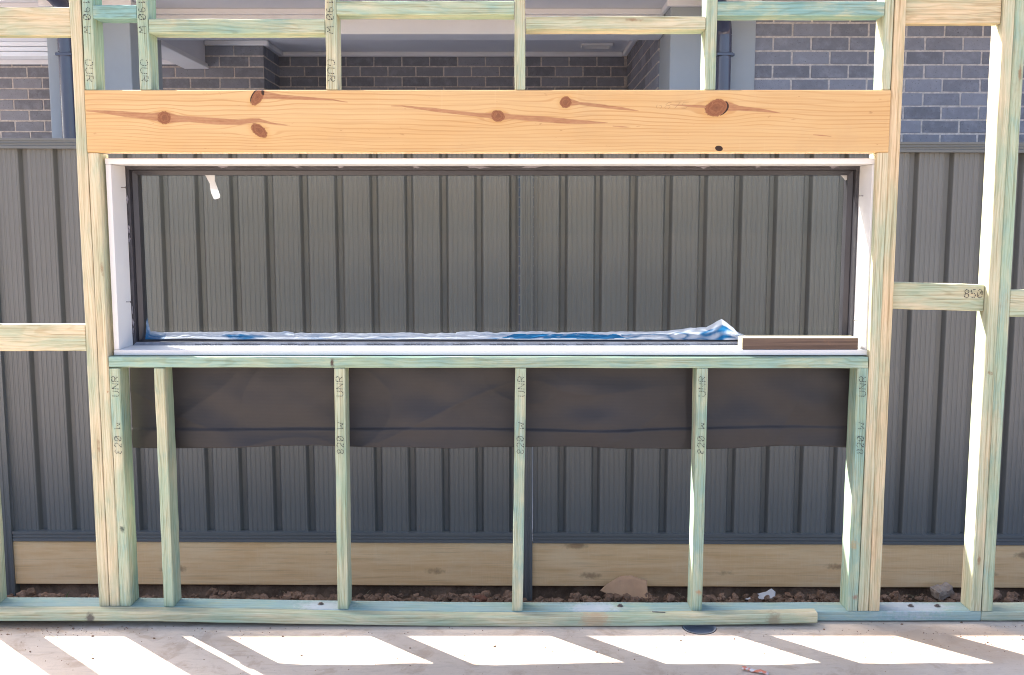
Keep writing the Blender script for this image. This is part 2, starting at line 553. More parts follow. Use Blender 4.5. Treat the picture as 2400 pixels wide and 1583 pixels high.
M = {}
M['concrete'] = mat_concrete()
M['soil'] = mat_soil()
M['fence'] = mat_fence('fence_steel', (0.129, 0.131, 0.128))
M['fence_rail'] = mat_fence('fence_rail_steel', (0.118, 0.124, 0.124))
M['plinth'] = mat_plinth('plinth_timber')
M['brick'] = mat_brick('charcoal_brick', (0.182, 0.190, 0.214), (0.278, 0.292, 0.332))
M['mortar'] = painted('mortar', (0.66, 0.61, 0.565), 0.9, 0.15, 0.17, 40, 0.5)
M['render'] = painted('grey_render', (0.39, 0.43, 0.45), 0.7, 0.25, 0.03, 3, 0.1)
M['white_trim'] = painted('white_trim', (0.86, 0.87, 0.88), 0.5, 0.35, 0.02, 4, 0.02)
M['ceiling'] = painted('ceiling_paint', (0.78, 0.79, 0.83), 0.6, 0.3, 0.02, 2, 0.02)
M['downpipe'] = painted('downpipe_steel', (0.060, 0.066, 0.105), 0.24, 0.8, 0.05, 6, 0.0)
M['roof'] = painted('roof_tile', (0.06, 0.06, 0.065), 0.7, 0.3, 0.1, 8, 0.4)
M['white_wood'] = painted('primed_white', (0.69, 0.68, 0.67), 0.45, 0.35, 0.015, 7, 0.05)
M['alum'] = painted('dark_aluminium', (0.034, 0.032, 0.038), 0.34, 0.5, 0.08, 9, 0.03)
M['alum_film'] = painted('film_on_aluminium', (0.060, 0.058, 0.066), 0.2, 0.5, 0.12, 30, 0.2)
M['sill_film'] = painted('film_on_sill', (0.24, 0.25, 0.29), 0.16, 0.6, 0.2, 22, 0.25)
M['glass'] = mat_glass()
M['film'] = mat_film()
M['membrane'] = mat_membrane()
M['lintel'] = mat_lintel()
M['ink'] = painted('black_ink', (0.05, 0.045, 0.05), 0.8, 0.1, 0.1, 60, 0.0)
M['pencil'] = painted('pencil', (0.32, 0.21, 0.12), 0.8, 0.1, 0.1, 60, 0.0)
M['nail'] = painted('nail_steel', (0.20, 0.17, 0.16), 0.4, 0.5, 0.1, 60, 0.0, 0.7)
M['paper'] = painted('white_paper', (0.62, 0.59, 0.56), 0.6, 0.2, 0.03, 20, 0.1)
M['card'] = painted('brown_cardboard', (0.58, 0.355, 0.21), 0.85, 0.15, 0.08, 12, 0.1)
M['stone'] = painted('pale_stone', (0.42, 0.335, 0.265), 0.9, 0.2, 0.18, 25, 0.6)
M['clod'] = mat_soil('clod', (0.24, 0.15, 0.10))
M['brickbit'] = painted('brick_chip', (0.30, 0.14, 0.09), 0.9, 0.15, 0.15, 30, 0.5)
M['pvc'] = painted('grey_pvc', (0.27, 0.28, 0.31), 0.4, 0.4, 0.06, 20, 0.05)
M['straw'] = painted('dry_grass', (0.42, 0.33, 0.19), 0.9, 0.15, 0.1, 30, 0.0)
M['leaf'] = painted('grass_blade', (0.10, 0.20, 0.04), 0.6, 0.3, 0.1, 30, 0.0)


def mat_offcut():
    nt = NT('brown_offcut')
    v = nt.coords(True)
    g = nt.noise(scaled(nt, v, (2, 60, 120)), 1.5, 4, 0.65)
    b = nt.noise(v, 18, 4, 0.6)
    col = nt.mix(nt.ramp(g, 0.35, 0.7), (0.155, 0.105, 0.078), (0.085, 0.056, 0.042))
    col = nt.mix(nt.math('MULTIPLY', nt.ramp(b, 0.58, 0.75), 0.5), col, (0.27, 0.14, 0.07))
    nt.bump(g, 0.4, 0.001)
    return nt.done(col, 0.75, 0.25)


M['offcut'] = mat_offcut()
M['offcut_pale'] = treated('offcut_pale_faces', 'x', 0.0, 0.0, 0.0, 0.0)

# ------------------------------------------------------------------ ground, slab
g = mesh_obj('ground', [(-150, -150, -0.40), (150, -150, -0.40), (150, 150, -0.40), (-150, 150, -0.40)], [[0, 1, 2, 3]], M['soil'])
tag(g, 'bare brown earth around the slab and under the fence', None, kind='structure')

# concrete slab with a round pipe opening beside the wall plate
HX, HY, HR, HS = 0.606, -0.045, 0.056, 0.11


def build_slab():
    x0, x1, y0, y1, zb = -6.0, 6.0, -9.0, 0.115, -0.45
    V, F = [], []

    def v(x, y, z):
        V.append((x, y, z))
        return len(V) - 1
    xs = [x0, HX - HS, HX + HS, x1]
    ys = [y0, HY - HS, HY + HS, y1]
    gi = [[v(x, y, 0.0) for y in ys] for x in xs]
    for i in range(3):
        for j in range(3):
            if i == 1 and j == 1:
                continue
            F.append([gi[i][j], gi[i + 1][j], gi[i + 1][j + 1], gi[i][j + 1]])
    N = 48
    ring = [v(HX + HR * math.cos(2 * math.pi * k / N), HY + HR * math.sin(2 * math.pi * k / N), 0.0) for k in range(N)]
    low = [v(HX + HR * math.cos(2 * math.pi * k / N), HY + HR * math.sin(2 * math.pi * k / N), -0.2) for k in range(N)]
    sq = []
    for k in range(N):
        a = 2 * math.pi * k / N
        m = max(abs(math.cos(a)), abs(math.sin(a)))
        sq.append(v(HX + HS * math.cos(a) / m, HY + HS * math.sin(a) / m, 0.0))
    for k in range(N):
        j = (k + 1) % N
        F.append([sq[k], sq[j], ring[j], ring[k]][::-1])
        F.append([ring[k], ring[j], low[j], low[k]])
    b = [v(x0, y0, zb), v(x1, y0, zb), v(x1, y1, zb), v(x0, y1, zb)]
    t = [gi[0][0], gi[3][0], gi[3][3], gi[0][3]]
    for k in range(4):
        j = (k + 1) % 4
        F.append([b[k], b[j], t[j], t[k]])
    return mesh_obj('floor_slab', V, F, M['concrete'])


slab = tag(build_slab(), 'pale grey concrete floor slab with bright sun patches', None, kind='structure')


def build_pipe():
    N = 40
    V, F = [], []
    for (r, z) in ((HR - 0.0015, 0.002), (HR - 0.006, 0.002), (HR - 0.006, -0.016), (0.001, -0.016)):
        for k in range(N):
            a = 2 * math.pi * k / N
            V.append((r * math.cos(a), r * math.sin(a), z))
    for s in range(3):
        for k in range(N):
            j = (k + 1) % N
            F.append([s * N + k, s * N + j, (s + 1) * N + j, (s + 1) * N + k][::-1])
    return mesh_obj('drain_pipe', V, F, M['pvc'], None, (HX, HY, 0), True)


tag(build_pipe(), 'grey plastic pipe opening set flush in the concrete by the wall plate', 'pipe')


# earth strip seen between the wall plate and the fence
def build_soil():
    nx, ny = 560, 60
    x0, x1, y0, y1 = -2.9, 2.9, 0.72, 1.42
    V, F = [], []
    for j in range(ny + 1):
        for i in range(nx + 1):
            x = x0 + (x1 - x0) * i / nx
            y = y0 + (y1 - y0) * j / ny
            p = Vector((x, y, 0))
            h = 0.020 * noise.noise(p * 4.0) + 0.016 * noise.noise(p * 13.0) + 0.011 * abs(noise.noise(p * 34.0)) + 0.006 * noise.noise(p * 80.0)
            clump = max(0.0, noise.noise(Vector((x * 1.7 + 3.1, y * 3, 0.4))))
            h += 0.05 * clump * abs(noise.noise(p * 18.0))
            z = -0.338 + h
            if y > 1.055:
                z -= 0.06 * min(1.0, (y - 1.055) / 0.05)
            if y > 1.158:
                z = -0.215 + 0.3 * h  # unseen soil behind the plinth, raised to block light under it
            edge = min(i, nx - i, j, ny - j) / 4.0
            if edge < 1:
                z = z * edge + (-0.41) * (1 - edge) if y < 1.2 else z
            V.append((x, y, z))
    for j in range(ny):
        for i in range(nx):
            a = j * (nx + 1) + i
            F.append([a, a + 1, a + nx + 2, a + nx + 1])
    return mesh_obj('loose_soil', V, F, M['soil'], None, (0, 0, 0), True)


tag(build_soil(), 'lumpy brown soil in the gap between slab and fence', None, kind='stuff')


def lump(r, seed, sq=(1, 1, 0.7), jag=0.35, sub=2):
    bm = bmesh.new()
    bmesh.ops.create_icosphere(bm, subdivisions=sub, radius=1.0)
    for v in bm.verts:
        k = 1 + jag * noise.noise(v.co * 1.6 + Vector((seed * 7.3, seed * 1.7, 0))) + 0.4 * jag * noise.noise(v.co * 4 + Vector((seed, 0, 9)))
        v.co = Vector((v.co.x * sq[0], v.co.y * sq[1], v.co.z * sq[2])) * (r * k)
    bm.verts.index_update()
    vs = [v.co.copy() for v in bm.verts]
    fs = [[v.index for v in f.verts] for f in bm.faces]
    bm.free()
    return vs, fs


def build_clods():
    rnd = random.Random(5)
    V, F = [], []
    for k in range(1700):
        x = rnd.uniform(-2.4, 2.3)
        dens = 0.55 + 0.6 * noise.noise(Vector((x * 1.3, 0, 2.2)))
        if rnd.random() > dens + 0.25:
            continue
        r = rnd.uniform(0.004, 0.011) if rnd.random() < 0.82 else rnd.uniform(0.011, 0.028)
        y = rnd.uniform(0.93, 1.065)
        vs, fs = lump(r, k * 0.37, (1, rnd.uniform(.7, 1), rnd.uniform(.6, .9)), 0.75, 2 if r > 0.009 else 1)
        off = Vector((x, y, -0.325 + 0.012 * noise.noise(Vector((x * 6, y * 6, 0))) + r * 0.3))
        rot = Matrix.Rotation(rnd.uniform(0, 6.28), 3, 'Z')
        n = len(V)
        V += [rot @ v + off for v in vs]
        F += [[i + n for i in f] for f in fs]
    return mesh_obj('soil_clods', V, F, M['clod'])


tag(build_clods(), 'small earth clods and pebbles scattered along the fence foot', None, kind='stuff')


M['bounce_ground'] = painted('bounce_ground', (0.64, 0.66, 0.70), 0.85, 0.2, 0.1, 3, 0.3)
pv = box('bounce_ground', -7.0, 7.0, 1.405, 5.70, -0.405, -0.205, M['bounce_ground'], None, 0)  # unseen pale ground, added to bounce light up onto the house
tag(pv, 'pale ground added unseen behind the fence to bounce light onto the house', None, kind='structure')

# ------------------------------------------------------------------ fence
FY = 1.13            # face of the sheets
SLOPE = -0.0042      # the fence runs slightly downhill to the right
fence = empty('steel_fence', (0.05, FY, -0.36))
fence.rotation_euler = (0, 0, 0)
tag(fence, 'dark grey ribbed steel panel fence on timber plinth boards', 'fence')


def fz(x, z):
    return z + SLOPE * (x + 0.2)


def sheet_profile(width, start):
    """one ribbed sheet in plan: (x, depth) pairs; depth positive is away from the viewer"""
    per = 0.1535
    pts = []
    n = int(round(width / per))
    per = width / n
    for k in range(n):
        x = start + k * per
        pan = per * 0.715
        m = 5
        for i in range(m):
            a = x + pan * i / m
            wv = pan / m
            pts += [(a, 0.0), (a + wv * 0.55, 0.0), (a + wv * 0.66, 0.0018), (a + wv * 0.88, 0.0018)]
        pts += [(x + pan, 0.0), (x + pan + 0.002, 0.0015), (x + pan + per * 0.070, 0.023), (x + pan + per * 0.08, 0.0245), (x + pan + per * 0.195, 0.0245), (x + pan + per * 0.205, 0.023), (x + per - 0.002, 0.0015)]
    pts.append((start + width, 0.0))
    return pts


def fence_sheet(x0, x1):
    pts = sheet_profile(x1 - x0, x0)
    cx = (x0 + x1) / 2
    V, F = [], []
    zs = [-0.075, 0.5, 1.1, 1.65]
    for z in zs:
        for (x, d) in pts:
            V.append((x - cx, d, fz(x, z)))
    n = len(pts)
    for r in range(len(zs) - 1):
        for i in range(n - 1):
            F.append([r * n + i, r * n + i + 1, (r + 1) * n + i + 1, (r + 1) * n + i])
    o = mesh_obj('infill_sheet', V, F, M['fence'], fence, (cx, FY, 0))
    sol = o.modifiers.new('thick', 'SOLIDIFY')
    sol.thickness = 0.0008
    sol.offset = -1
    return o


def rail(name, x0, x1, z0, z1, yf, yb, grooves):
    """channel rail: front face with shallow pressed grooves"""
    prof = [(yb, z0), (yf, z0)]
    for gz in grooves:
        prof += [(yf, gz - 0.0045), (yf + 0.0035, gz - 0.0025), (yf + 0.0035, gz + 0.0025), (yf, gz + 0.0045)]
    prof += [(yf, z1), (yb, z1)]
    V, F = [], []
    cx = (x0 + x1) / 2
    for x in (x0, x1):
        for (y, z) in prof:
            V.append((x - cx, y, fz(x, z)))
    n = len(prof)
    for i in range(n):
        j = (i + 1) % n
        F.append([i, n + i, n + j, j])
    F.append(list(range(n)))
    F.append(list(range(2 * n - 1, n - 1, -1)))
    return mesh_obj(name, V, F, M['fence_rail'], fence, (cx, 0, 0))


POSTS = [-4.60, -2.265, 0.050, 2.365, 4.68]
for px in POSTS:
    # two lipped channels back to back, with pressed ribs on the face
    hw = 0.0275
    prof = [(-hw, 0.05), (-hw, -0.022), (-hw + 0.010, -0.025), (-hw + 0.013, -0.0215), (-0.006, -0.0215), (-0.003, -0.025), (0.003, -0.025),
            (0.006, -0.0215), (hw - 0.013, -0.0215), (hw - 0.010, -0.025), (hw, -0.022), (hw, 0.05)]
    V, F = [], []
    for z in (-0.75, 1.62):
        for (x, y) in prof:
            V.append((x, y, fz(px, z)))
    n = len(prof)
    for i in range(n):
        j = (i + 1) % n
        F.append([i, j, n + j, n + i])
    F.append(list(range(n - 1, -1, -1)))
    F.append(list(range(n, 2 * n)))
    post = mesh_obj('post', V, F, M['fence_rail'], fence, (px, FY, 0))


def screw(parent, x, y, z):
    V, F = [], []
    N = 6
    for (r, d) in ((0.0065, 0.0), (0.0065, -0.0012), (0.0042, -0.0012), (0.0042, -0.0048), (0.0003, -0.0050)):
        for k in range(N):
            a_ = 2 * math.pi * k / N
            V.append((r * math.cos(a_), d, r * math.sin(a_)))
    for q in range(4):
        for k in range(N):
            j = (k + 1) % N
            F.append([q * N + k, (q + 1) * N + k, (q + 1) * N + j, q * N + j])
    o = mesh_obj('screw', V, F, M['fence_rail'])
    place(o, parent, (x, y, z))


for px in POSTS[1:4]:
    for z in (1.60, 1.10, 0.55, 0.02):
        for sx in (-0.014, 0.014):
            screw(fence, px + sx, FY - 0.0216, fz(px, z))
for k in range(4):
    a, b = POSTS[k] + 0.0295, POSTS[k + 1] - 0.0345
    n = 3
    wd = (b - a) / n
    for i in range(n):
        fence_sheet(a + i * wd + (0.0006 if i else 0), a + (i + 1) * wd)
    rail('bottom_rail', a, b, -0.094, -0.050, FY - 0.020, FY + 0.045, (-0.081, -0.066))
    pb = timber('plinth_board', (a - 0.004, FY, fz(a, -0.196)), (b + 0.004, FY, fz(b, -0.196)), (-0.012, 0.026), (-0.099, 0.099), M['plinth'], fence, seg=14, c=0.003)
rail('top_rail', POSTS[0], POSTS[2], 1.628, 1.671, FY - 0.024, FY + 0.040, (1.644, 1.657))
rail('top_rail', POSTS[2] + 0.001, POSTS[4], 1.628, 1.671, FY - 0.024, FY + 0.040, (1.644, 1.657))

# ------------------------------------------------------------------ neighbouring house
house = empty('neighbour_house', (0.0, 3.27, -0.40))
tag(house, 'charcoal brick house with grey rendered piers and white trim behind the fence', 'house')
BRICKS = {}


def brick_mesh(length, variant):
    key = (round(length, 3), variant)
    if key in BRICKS:
        return BRICKS[key]
    rnd = random.Random(variant * 17 + int(length * 1000))
    vs, fs = chamfer_box(length, 0.040, 0.0755, 0.003)
    vs = [v + Vector((rnd.uniform(-.0012, .0012), rnd.uniform(-.0008, .0008), rnd.uniform(-.0012, .0012))) for v in vs]
    me = bpy.data.meshes.new('brick')
    me.from_pydata([tuple(v) for v in vs], [], fs)
    me.materials.append(M['brick'])
    BRICKS[key] = me
    return me


PITCH_B, COURSE = 0.240, 0.0858


def brick_wall(axis, face, sign, u0, u1, z0, z1, zj, uj, keep, back=0.10):
    """axis 'x': wall runs along x at y=face facing -y (sign -1); axis 'y': runs along y at x=face, facing sign*x."""
    if axis == 'x':
        wall = box('brick_wall', u0 + 0.001, u1 - 0.001, face + 0.0028, face + back, z0, z1, M['mortar'], house, 0)
    else:
        a, b = (face - sign * 0.0028, face - sign * back)
        wall = box('brick_wall', min(a, b), max(a, b), u0 + 0.001, u1 - 0.001, z0, z1, M['mortar'], house, 0)
    RV, RF = [], []
    k0 = int(math.floor((z0 - zj) / COURSE)) - 1
    rnd = random.Random(int(face * 100) + int(u0 * 10))
    k = k0
    while True:
        zb = zj + k * COURSE
        if zb > z1:
            break
        za, zt = zb + 0.0051, zb + COURSE - 0.0051
        if zt > z0 + 0.02 and za < z1 - 0.012:
            u = uj + (0.5 * PITCH_B if k % 2 else 0.0)
            u -= PITCH_B * math.ceil((u - u0) / PITCH_B + 1)
            while u < u1:
                a, b = max(u + 0.005, u0), min(u + PITCH_B - 0.005, u1)
                if b - a > 0.03:
                    zc = (max(za, z0) + min(zt, z1)) / 2
                    uc = (a + b) / 2
                    full = (b - a) > 0.229
                    ln = 0.230 if full else b - a
                    hgt = (min(zt, z1) - max(za, z0)) / 0.0756
                    push = rnd.uniform(-0.0012, 0.0012)
                    tilt = rnd.uniform(-0.004, 0.004)
                    if axis == 'x':
                        loc, rz = (uc, face + 0.020 + push, zc), 0.0
                    else:
                        loc, rz = (face - sign * (0.020 + push), uc, zc), math.pi / 2
                    if keep(uc, zc):
                        me = brick_mesh(ln if full else round(ln, 3), rnd.randrange(4))
                        o = bpy.data.objects.new('brick', me)
                        COL.objects.link(o)
                        place(o, wall, loc)
                        o.rotation_euler = (0, tilt, rz)
                        o.scale = (1, 1, hgt)
                    else:
                        vs, fs = chamfer_box(ln, 0.040, 0.0755 * hgt, 0.003)
                        R = Matrix.Rotation(rz, 3, 'Z')
                        n = len(RV)
                        RV += [R @ v + Vector(loc) - Vector(wall.location) - Vector(house.location) for v in vs]
                        RF += [[i + n for i in f] for f in fs]
                u += PITCH_B
        k += 1
    if RV:
        o = mesh_obj('brick_courses', RV, RF, M['brick'])
        o.parent = wall
        tag(o, kind='stuff')
    return wall


GZ = -0.42
ZJ = 2.4858 - 40 * COURSE
# right-hand front wall
brick_wall('x', 3.27, -1, 1.5146, 6.5, GZ, 2.70, ZJ, 1.6309 - 0.12 + 0.0, lambda u, z: u < 3.34 and z > 1.80)
# wall at the back of the left porch, continuing into the covered area
brick_wall('x', 5.06, -1, -6.5, -2.030, GZ, 2.775, ZJ, -2.03, lambda u, z: (z > 1.98 and (-4.2 < u < -3.45 or u > -2.85)))
# short return, facing right
brick_wall('y', -2.030, 1, 5.061, 5.60, GZ, 2.775, ZJ, 5.06 - 0.12, lambda u, z: z > 2.38)
# rear wall of the covered area
brick_wall('x', 5.60, -1, -2.13, 0.965, GZ, 2.775, ZJ, 0.965 - 0.02, lambda u, z: z > 2.42)
# right side wall of the covered area, facing left
brick_wall('y', 0.965, -1, 3.705, 5.599, GZ, 2.775, ZJ, 5.6 - 0.03, lambda u, z: z > 2.28)

# rendered piers
pier_r = box('pier', 0.975, 1.5120, 3.240, 3.703, GZ, 2.70, M['render'], house, 0.004)
pier_l = box('pier', -2.942, -2.416, 3.240, 3.80, GZ, 2.70, M['render'], house, 0.004)
# eave soffit, beams and mouldings
box('soffit', -6.6, 6.6, 2.70, 3.77, 2.702, 2.725, M['ceiling'], house, 0)
box('fascia', -6.6, 6.6, 2.675, 2.699, 2.69, 2.90, M['render'], house, 0.002)
joined('gutter', [(-6.6, 6.6, 2.555, 2.673, 2.78, 2.786), (-6.6, 6.6, 2.552, 2.558, 2.787, 2.89)], M['downpipe'], house)
box('front_beam', -2.414, 0.973, 3.50, 3.72, 2.545, 2.701, M['white_trim'], house, 0.003)
joined('eave_moulding', [(-2.412, 0.971, 3.460, 3.499, 2.664, 2.7005), (-2.412, 0.971, 3.482, 3.499, 2.636, 2.6635)], M['white_trim'], house, 0.003)
joined('eave_moulding', [(0.948, 1.540, 3.205, 3.239, 2.662, 2.7005), (0.948, 0.974, 3.2395, 3.46, 2.662, 2.7005)], M['white_trim'], house, 0.004)
joined('eave_moulding', [(-2.97, -2.39, 3.205, 3.239, 2.662, 2.7005), (-2.4155, -2.39, 3.2395, 3.46, 2.662, 2.7005)], M['white_trim'], house, 0.004)
box('eave_moulding', 1.542, 6.5, 3.232, 3.269, 2.665, 2.7005, M['white_trim'], house, 0.004)
box('ceiling_panel', -2.62, 1.06, 3.721, 5.66, 2.776, 2.80, M['ceiling'], house, 0)
joined('cornice', [(-2.03, 0.925, 5.555, 5.598, 2.738, 2.7755)], M['white_trim'], house, 0.006)
joined('cornice', [(0.922, 0.963, 3.722, 5.553, 2.738, 2.7755)], M['white_trim'], house, 0.006)
joined('cornice', [(-2.495, -1.985, 5.018, 5.058, 2.738, 2.7755), (-2.028, -1.985, 5.0585, 5.553, 2.738, 2.7755)], M['white_trim'], house, 0.006)
box('side_beam', -2.64, -2.50, 3.802, 5.057, 2.600, 2.7755, M['ceiling'], house, 0.003)
joined('beam_trim', [(-2.66, -2.482, 3.802, 5.057, 2.578, 2.5985), (-2.67, -2.470, 3.802, 5.057, 2.556, 2.5775)], M['white_trim'], house, 0.003)
# left porch: slatted white fascia board over the opening, ceiling and cornice
box('porch_beam', -6.6, -2.9435, 3.30, 3.42, 2.463, 2.701, M['ceiling'], house, 0.002)
for k in range(3):
    box('fascia_slat', -6.6, -2.944, 3.282 + 0.002 * k, 3.40, 2.370 + 0.031 * k, 2.398 + 0.031 * k, M['white_trim'], house, 0.004)
box('porch_ceiling', -6.6, -2.662, 3.4215, 5.057, 2.625, 2.65, M['ceiling'], house, 0)
box('cornice', -6.5, -2.672, 5.022, 5.058, 2.590, 2.6245, M['white_trim'], house, 0.005)
# ceiling vent: frame and blades
vent = joined('ceiling_vent', [(0.55, 0.80, 5.16, 5.18, 2.758, 2.7755), (0.55, 0.80, 5.32, 5.34, 2.758, 2.7755), (0.55, 0.57, 5.181, 5.319, 2.758, 2.7755), (0.78, 0.80, 5.181, 5.319, 2.758, 2.7755)], M['white_trim'], house)
box('vent_blade', 0.571, 0.779, 5.235, 5.262, 2.760, 2.770, M['white_trim'], vent, 0.001)
# body of the house behind the recess and the roof
box('rear_wall', -6.5, 6.5, 5.72, 10.5, GZ, 2.74, M['render'], house, 0)


def build_roof():
    V, F = [], []
    ys = [2.62, 7.0, 11.2]
    zs = [2.88, 4.45, 2.95]
    for x in (-7.1, 7.1):
        for t in (0.0, -0.06):
            for y, z in zip(ys, zs):
                V.append((x, y - 6.8, z + t - 3.6))
    for s in range(2):
        F.append([s, s + 1, s + 7, s + 6])
        F.append([3 + s, 9 + s, 10 + s, 4 + s])
    F += [[0, 6, 9, 3], [2, 5, 11, 8], [0, 3, 4, 1], [1, 4, 5, 2], [6, 7, 10, 9], [7, 8, 11, 10]]
    r = mesh_obj('roof', V, F, M['roof'], house, (0, 6.8, 3.6))
    for k in range(16):
        t = k / 15.5
        y = 2.62 + (7.0 - 2.62) * t
        z = 2.88 + (4.45 - 2.88) * t
        c = box('tile_course', -7.1, 7.1, y, y + 0.29, z + 0.002, z + 0.045, M['roof'], None, 0.004)
        c.rotation_euler = (math.atan2(1.57, 4.38), 0, 0)
        place(c, r, (0, y + 0.145, z + 0.075))
    return r


build_roof()


def downpipe(xc, yc, r, zelb, lean, ring_z, parent):
    """round steel downpipe with a collar, bracket and an elbow towards the gutter"""
    def tube(path, r, N=28):
        V, F = [], []
        for i, p in enumerate(path):
            d = (path[min(i + 1, len(path) - 1)] - path[max(i - 1, 0)]).normalized()
            s = Vector((1, 0, 0)) if abs(d.x) < 0.8 else Vector((0, 1, 0))
            u = d.cross(s).normalized()
            w_ = d.cross(u)
            for k in range(N):
                a = 2 * math.pi * k / N
                V.append(p + (u * math.cos(a) + w_ * math.sin(a)) * r)
        for i in range(len(path) - 1):
            for k in range(N):
                j = (k + 1) % N
                F.append([i * N + k, i * N + j, (i + 1) * N + j, (i + 1) * N + k])
        return V, F
    V, F = tube([Vector((0, 0, -2.2)), Vector((0, 0, 0))], r)
    pipe = mesh_obj('downpipe', V, F, M['downpipe'], parent, (xc, yc, zelb), True)
    path = []
    for i in range(9):
        a = math.radians(10 * i) * 0.75
        path.append(Vector((lean * 0.12 * (1 - math.cos(a)), -0.16 * (1 - math.cos(a)) * 2.0, 0.14 * math.sin(a) - 0.01)))
    e = path[-1]
    path += [e + Vector((lean * 0.10, -0.26, 0.09)), e + Vector((lean * 0.14, -0.33, 0.20))]
    V, F = tube(path, r * 1.03)
    el = mesh_obj('elbow', V, F, M['downpipe'], None, (0, 0, 0), True)
    place(el, pipe, (xc, yc, zelb))
    V, F = tube([Vector((0, 0, -0.05)), Vector((0, 0, 0.05))], r * 1.05)
    c2 = mesh_obj('collar', V, F, M['downpipe'], None, (0, 0, 0), True)
    place(c2, pipe, (xc, yc, ring_z + 0.055))
    br = joined('bracket', [(xc - r - 0.003, xc + r + 0.003, yc - r - 0.003, yc + r, ring_z - 0.022, ring_z - 0.004), (xc + r + 0.0035, xc + r + 0.018, yc - 0.02, yc + 0.02, ring_z - 0.021, ring_z - 0.005)], M['downpipe'], None, 0.002)
    loc = br.location.copy()
    place(br, pipe, loc)
    return pipe


downpipe(1.300, 3.178, 0.0465, 2.495, -1, 2.372, house)
downpipe(-2.795, 3.178, 0.0465, 2.62, -1, 2.372, house)

# ------------------------------------------------------------------ timber wall frames
frame = empty('timber_wall_frame', (0.0, 0.04, 0.0))
tag(frame, 'green tinted pine wall frame around the wide window opening', 'wall frame')
frame2 = empty('timber_wall_frame', (1.75, 0.04, 0.0))
tag(frame2, 'next pine wall frame section butted on at the right edge', 'wall frame')
DY = 0.078           # depth of the studs
TOP = 2.42


def stud(x0, x1, z0, z1, mat, par=frame, lean=0.0, y0=0.0, depth=DY, name='stud'):
    """upright; lean moves its top sideways"""
    w2 = (x1 - x0) / 2
    yj = y0 + random.uniform(-0.0012, 0.0012)
    xm = (x0 + x1) / 2
    return timber(name, (xm, 0, z0), (xm + lean, 0, z1), (-w2, w2), (yj, yj + depth), mat, par, seg=12,
                  bow=lambda t, a=random.uniform(-0.0015, 0.0015): Vector((a * math.sin(math.pi * t), 0, 0)))


def plate_z(x):
    """the plate rides up on packing at the left and sits on the slab at the middle and right"""
    return 0.017 * max(0.0, min(1.0, (-x - 0.05) / 1.25)) ** 1.2 + 0.004


T = treated
mA = T('pine_cream', 'z', 0.22, 0.05, 0.1, 0.25)
mA2 = T('pine_cream_warm', 'z', 0.12, 0.0, 0.5, 0.25)
mG = T('pine_pale_green', 'z', 0.62, 0.18, 0.0, 0.3)
mG2 = T('pine_green', 'z', 0.80, 0.45, 0.0, 0.3)
mG3 = T('pine_mixed', 'z', 0.55, 0.30, 0.2, 0.3)
# --- bottom plate (bent a little) and the narrow strip nailed along its front


def plate(name, x0, x1, y0, y1, h, mat, par, zf):
    n = 28
    mid = (x0 + x1) / 2
    return timber(name, (x0, 0, 0), (x1, 0, 0), (y0, y1), (0.0, h), mat, par, seg=n,
                  bow=lambda t: Vector((0, 0, zf(x0 + (x1 - x0) * t))), c=0.003)


def strip_z(x):
    if x < 0:
        return 0.019 * min(1.0, -x / 1.25) ** 1.3 + 0.001
    return 0.013 * min(1.0, x / 1.0) ** 2 + 0.001


plate_mat = T('pine_plate', 'x', 0.85, 0.7, 0.0, 0.1, dirt=0.10, dye=(0.33, 0.40, 0.39), spots=(
    (-0.59 + 0.30 + 0.0, 0.03, 0.03, 0.10, 0.05, 0.05, (0.55, 0.55, 0.60), 0.7),
    (0.31 + 0.3, 0.03, 0.03, 0.09, 0.05, 0.05, (0.52, 0.53, 0.58), 0.7),
    (1.37 + 0.3, 0.04, 0.03, 0.16, 0.05, 0.05, (0.46, 0.45, 0.50), 0.75)))
PX0, PX1 = -2.25, 1.5522
bp = plate('bottom_plate', PX0, PX1, 0.001, 0.083, 0.0335, plate_mat, frame, plate_z)
strip_mat = T('pine_strip', 'x', 0.52, 0.12, 0.15, 0.35, dirt=0.12, spots=(
    (0.27 + 0.52, -0.04, 0.018, 0.05, 0.05, 0.05, (0.46, 0.27, 0.15), 0.55),
    (0.88 + 0.50, -0.04, 0.02, 0.025, 0.05, 0.03, (0.25, 0.20, 0.13), 0.8),
    (-1.39 + 0.52, -0.04, 0.03, 0.016, 0.05, 0.02, (0.10, 0.08, 0.07), 0.85)))
fs = plate('front_strip', -2.05, 0.995, -0.0415, -0.0006, 0.0355, strip_mat, frame, strip_z)
plate('bottom_plate', 1.5538, 3.2, 0.001, 0.083, 0.0335, T('pine_plate_b', 'x', 0.55, 0.35, 0.1, 0.2, grey=0.25), frame2, lambda x: 0.004)


def on_plate(x):
    return plate_z(x) + 0.0342


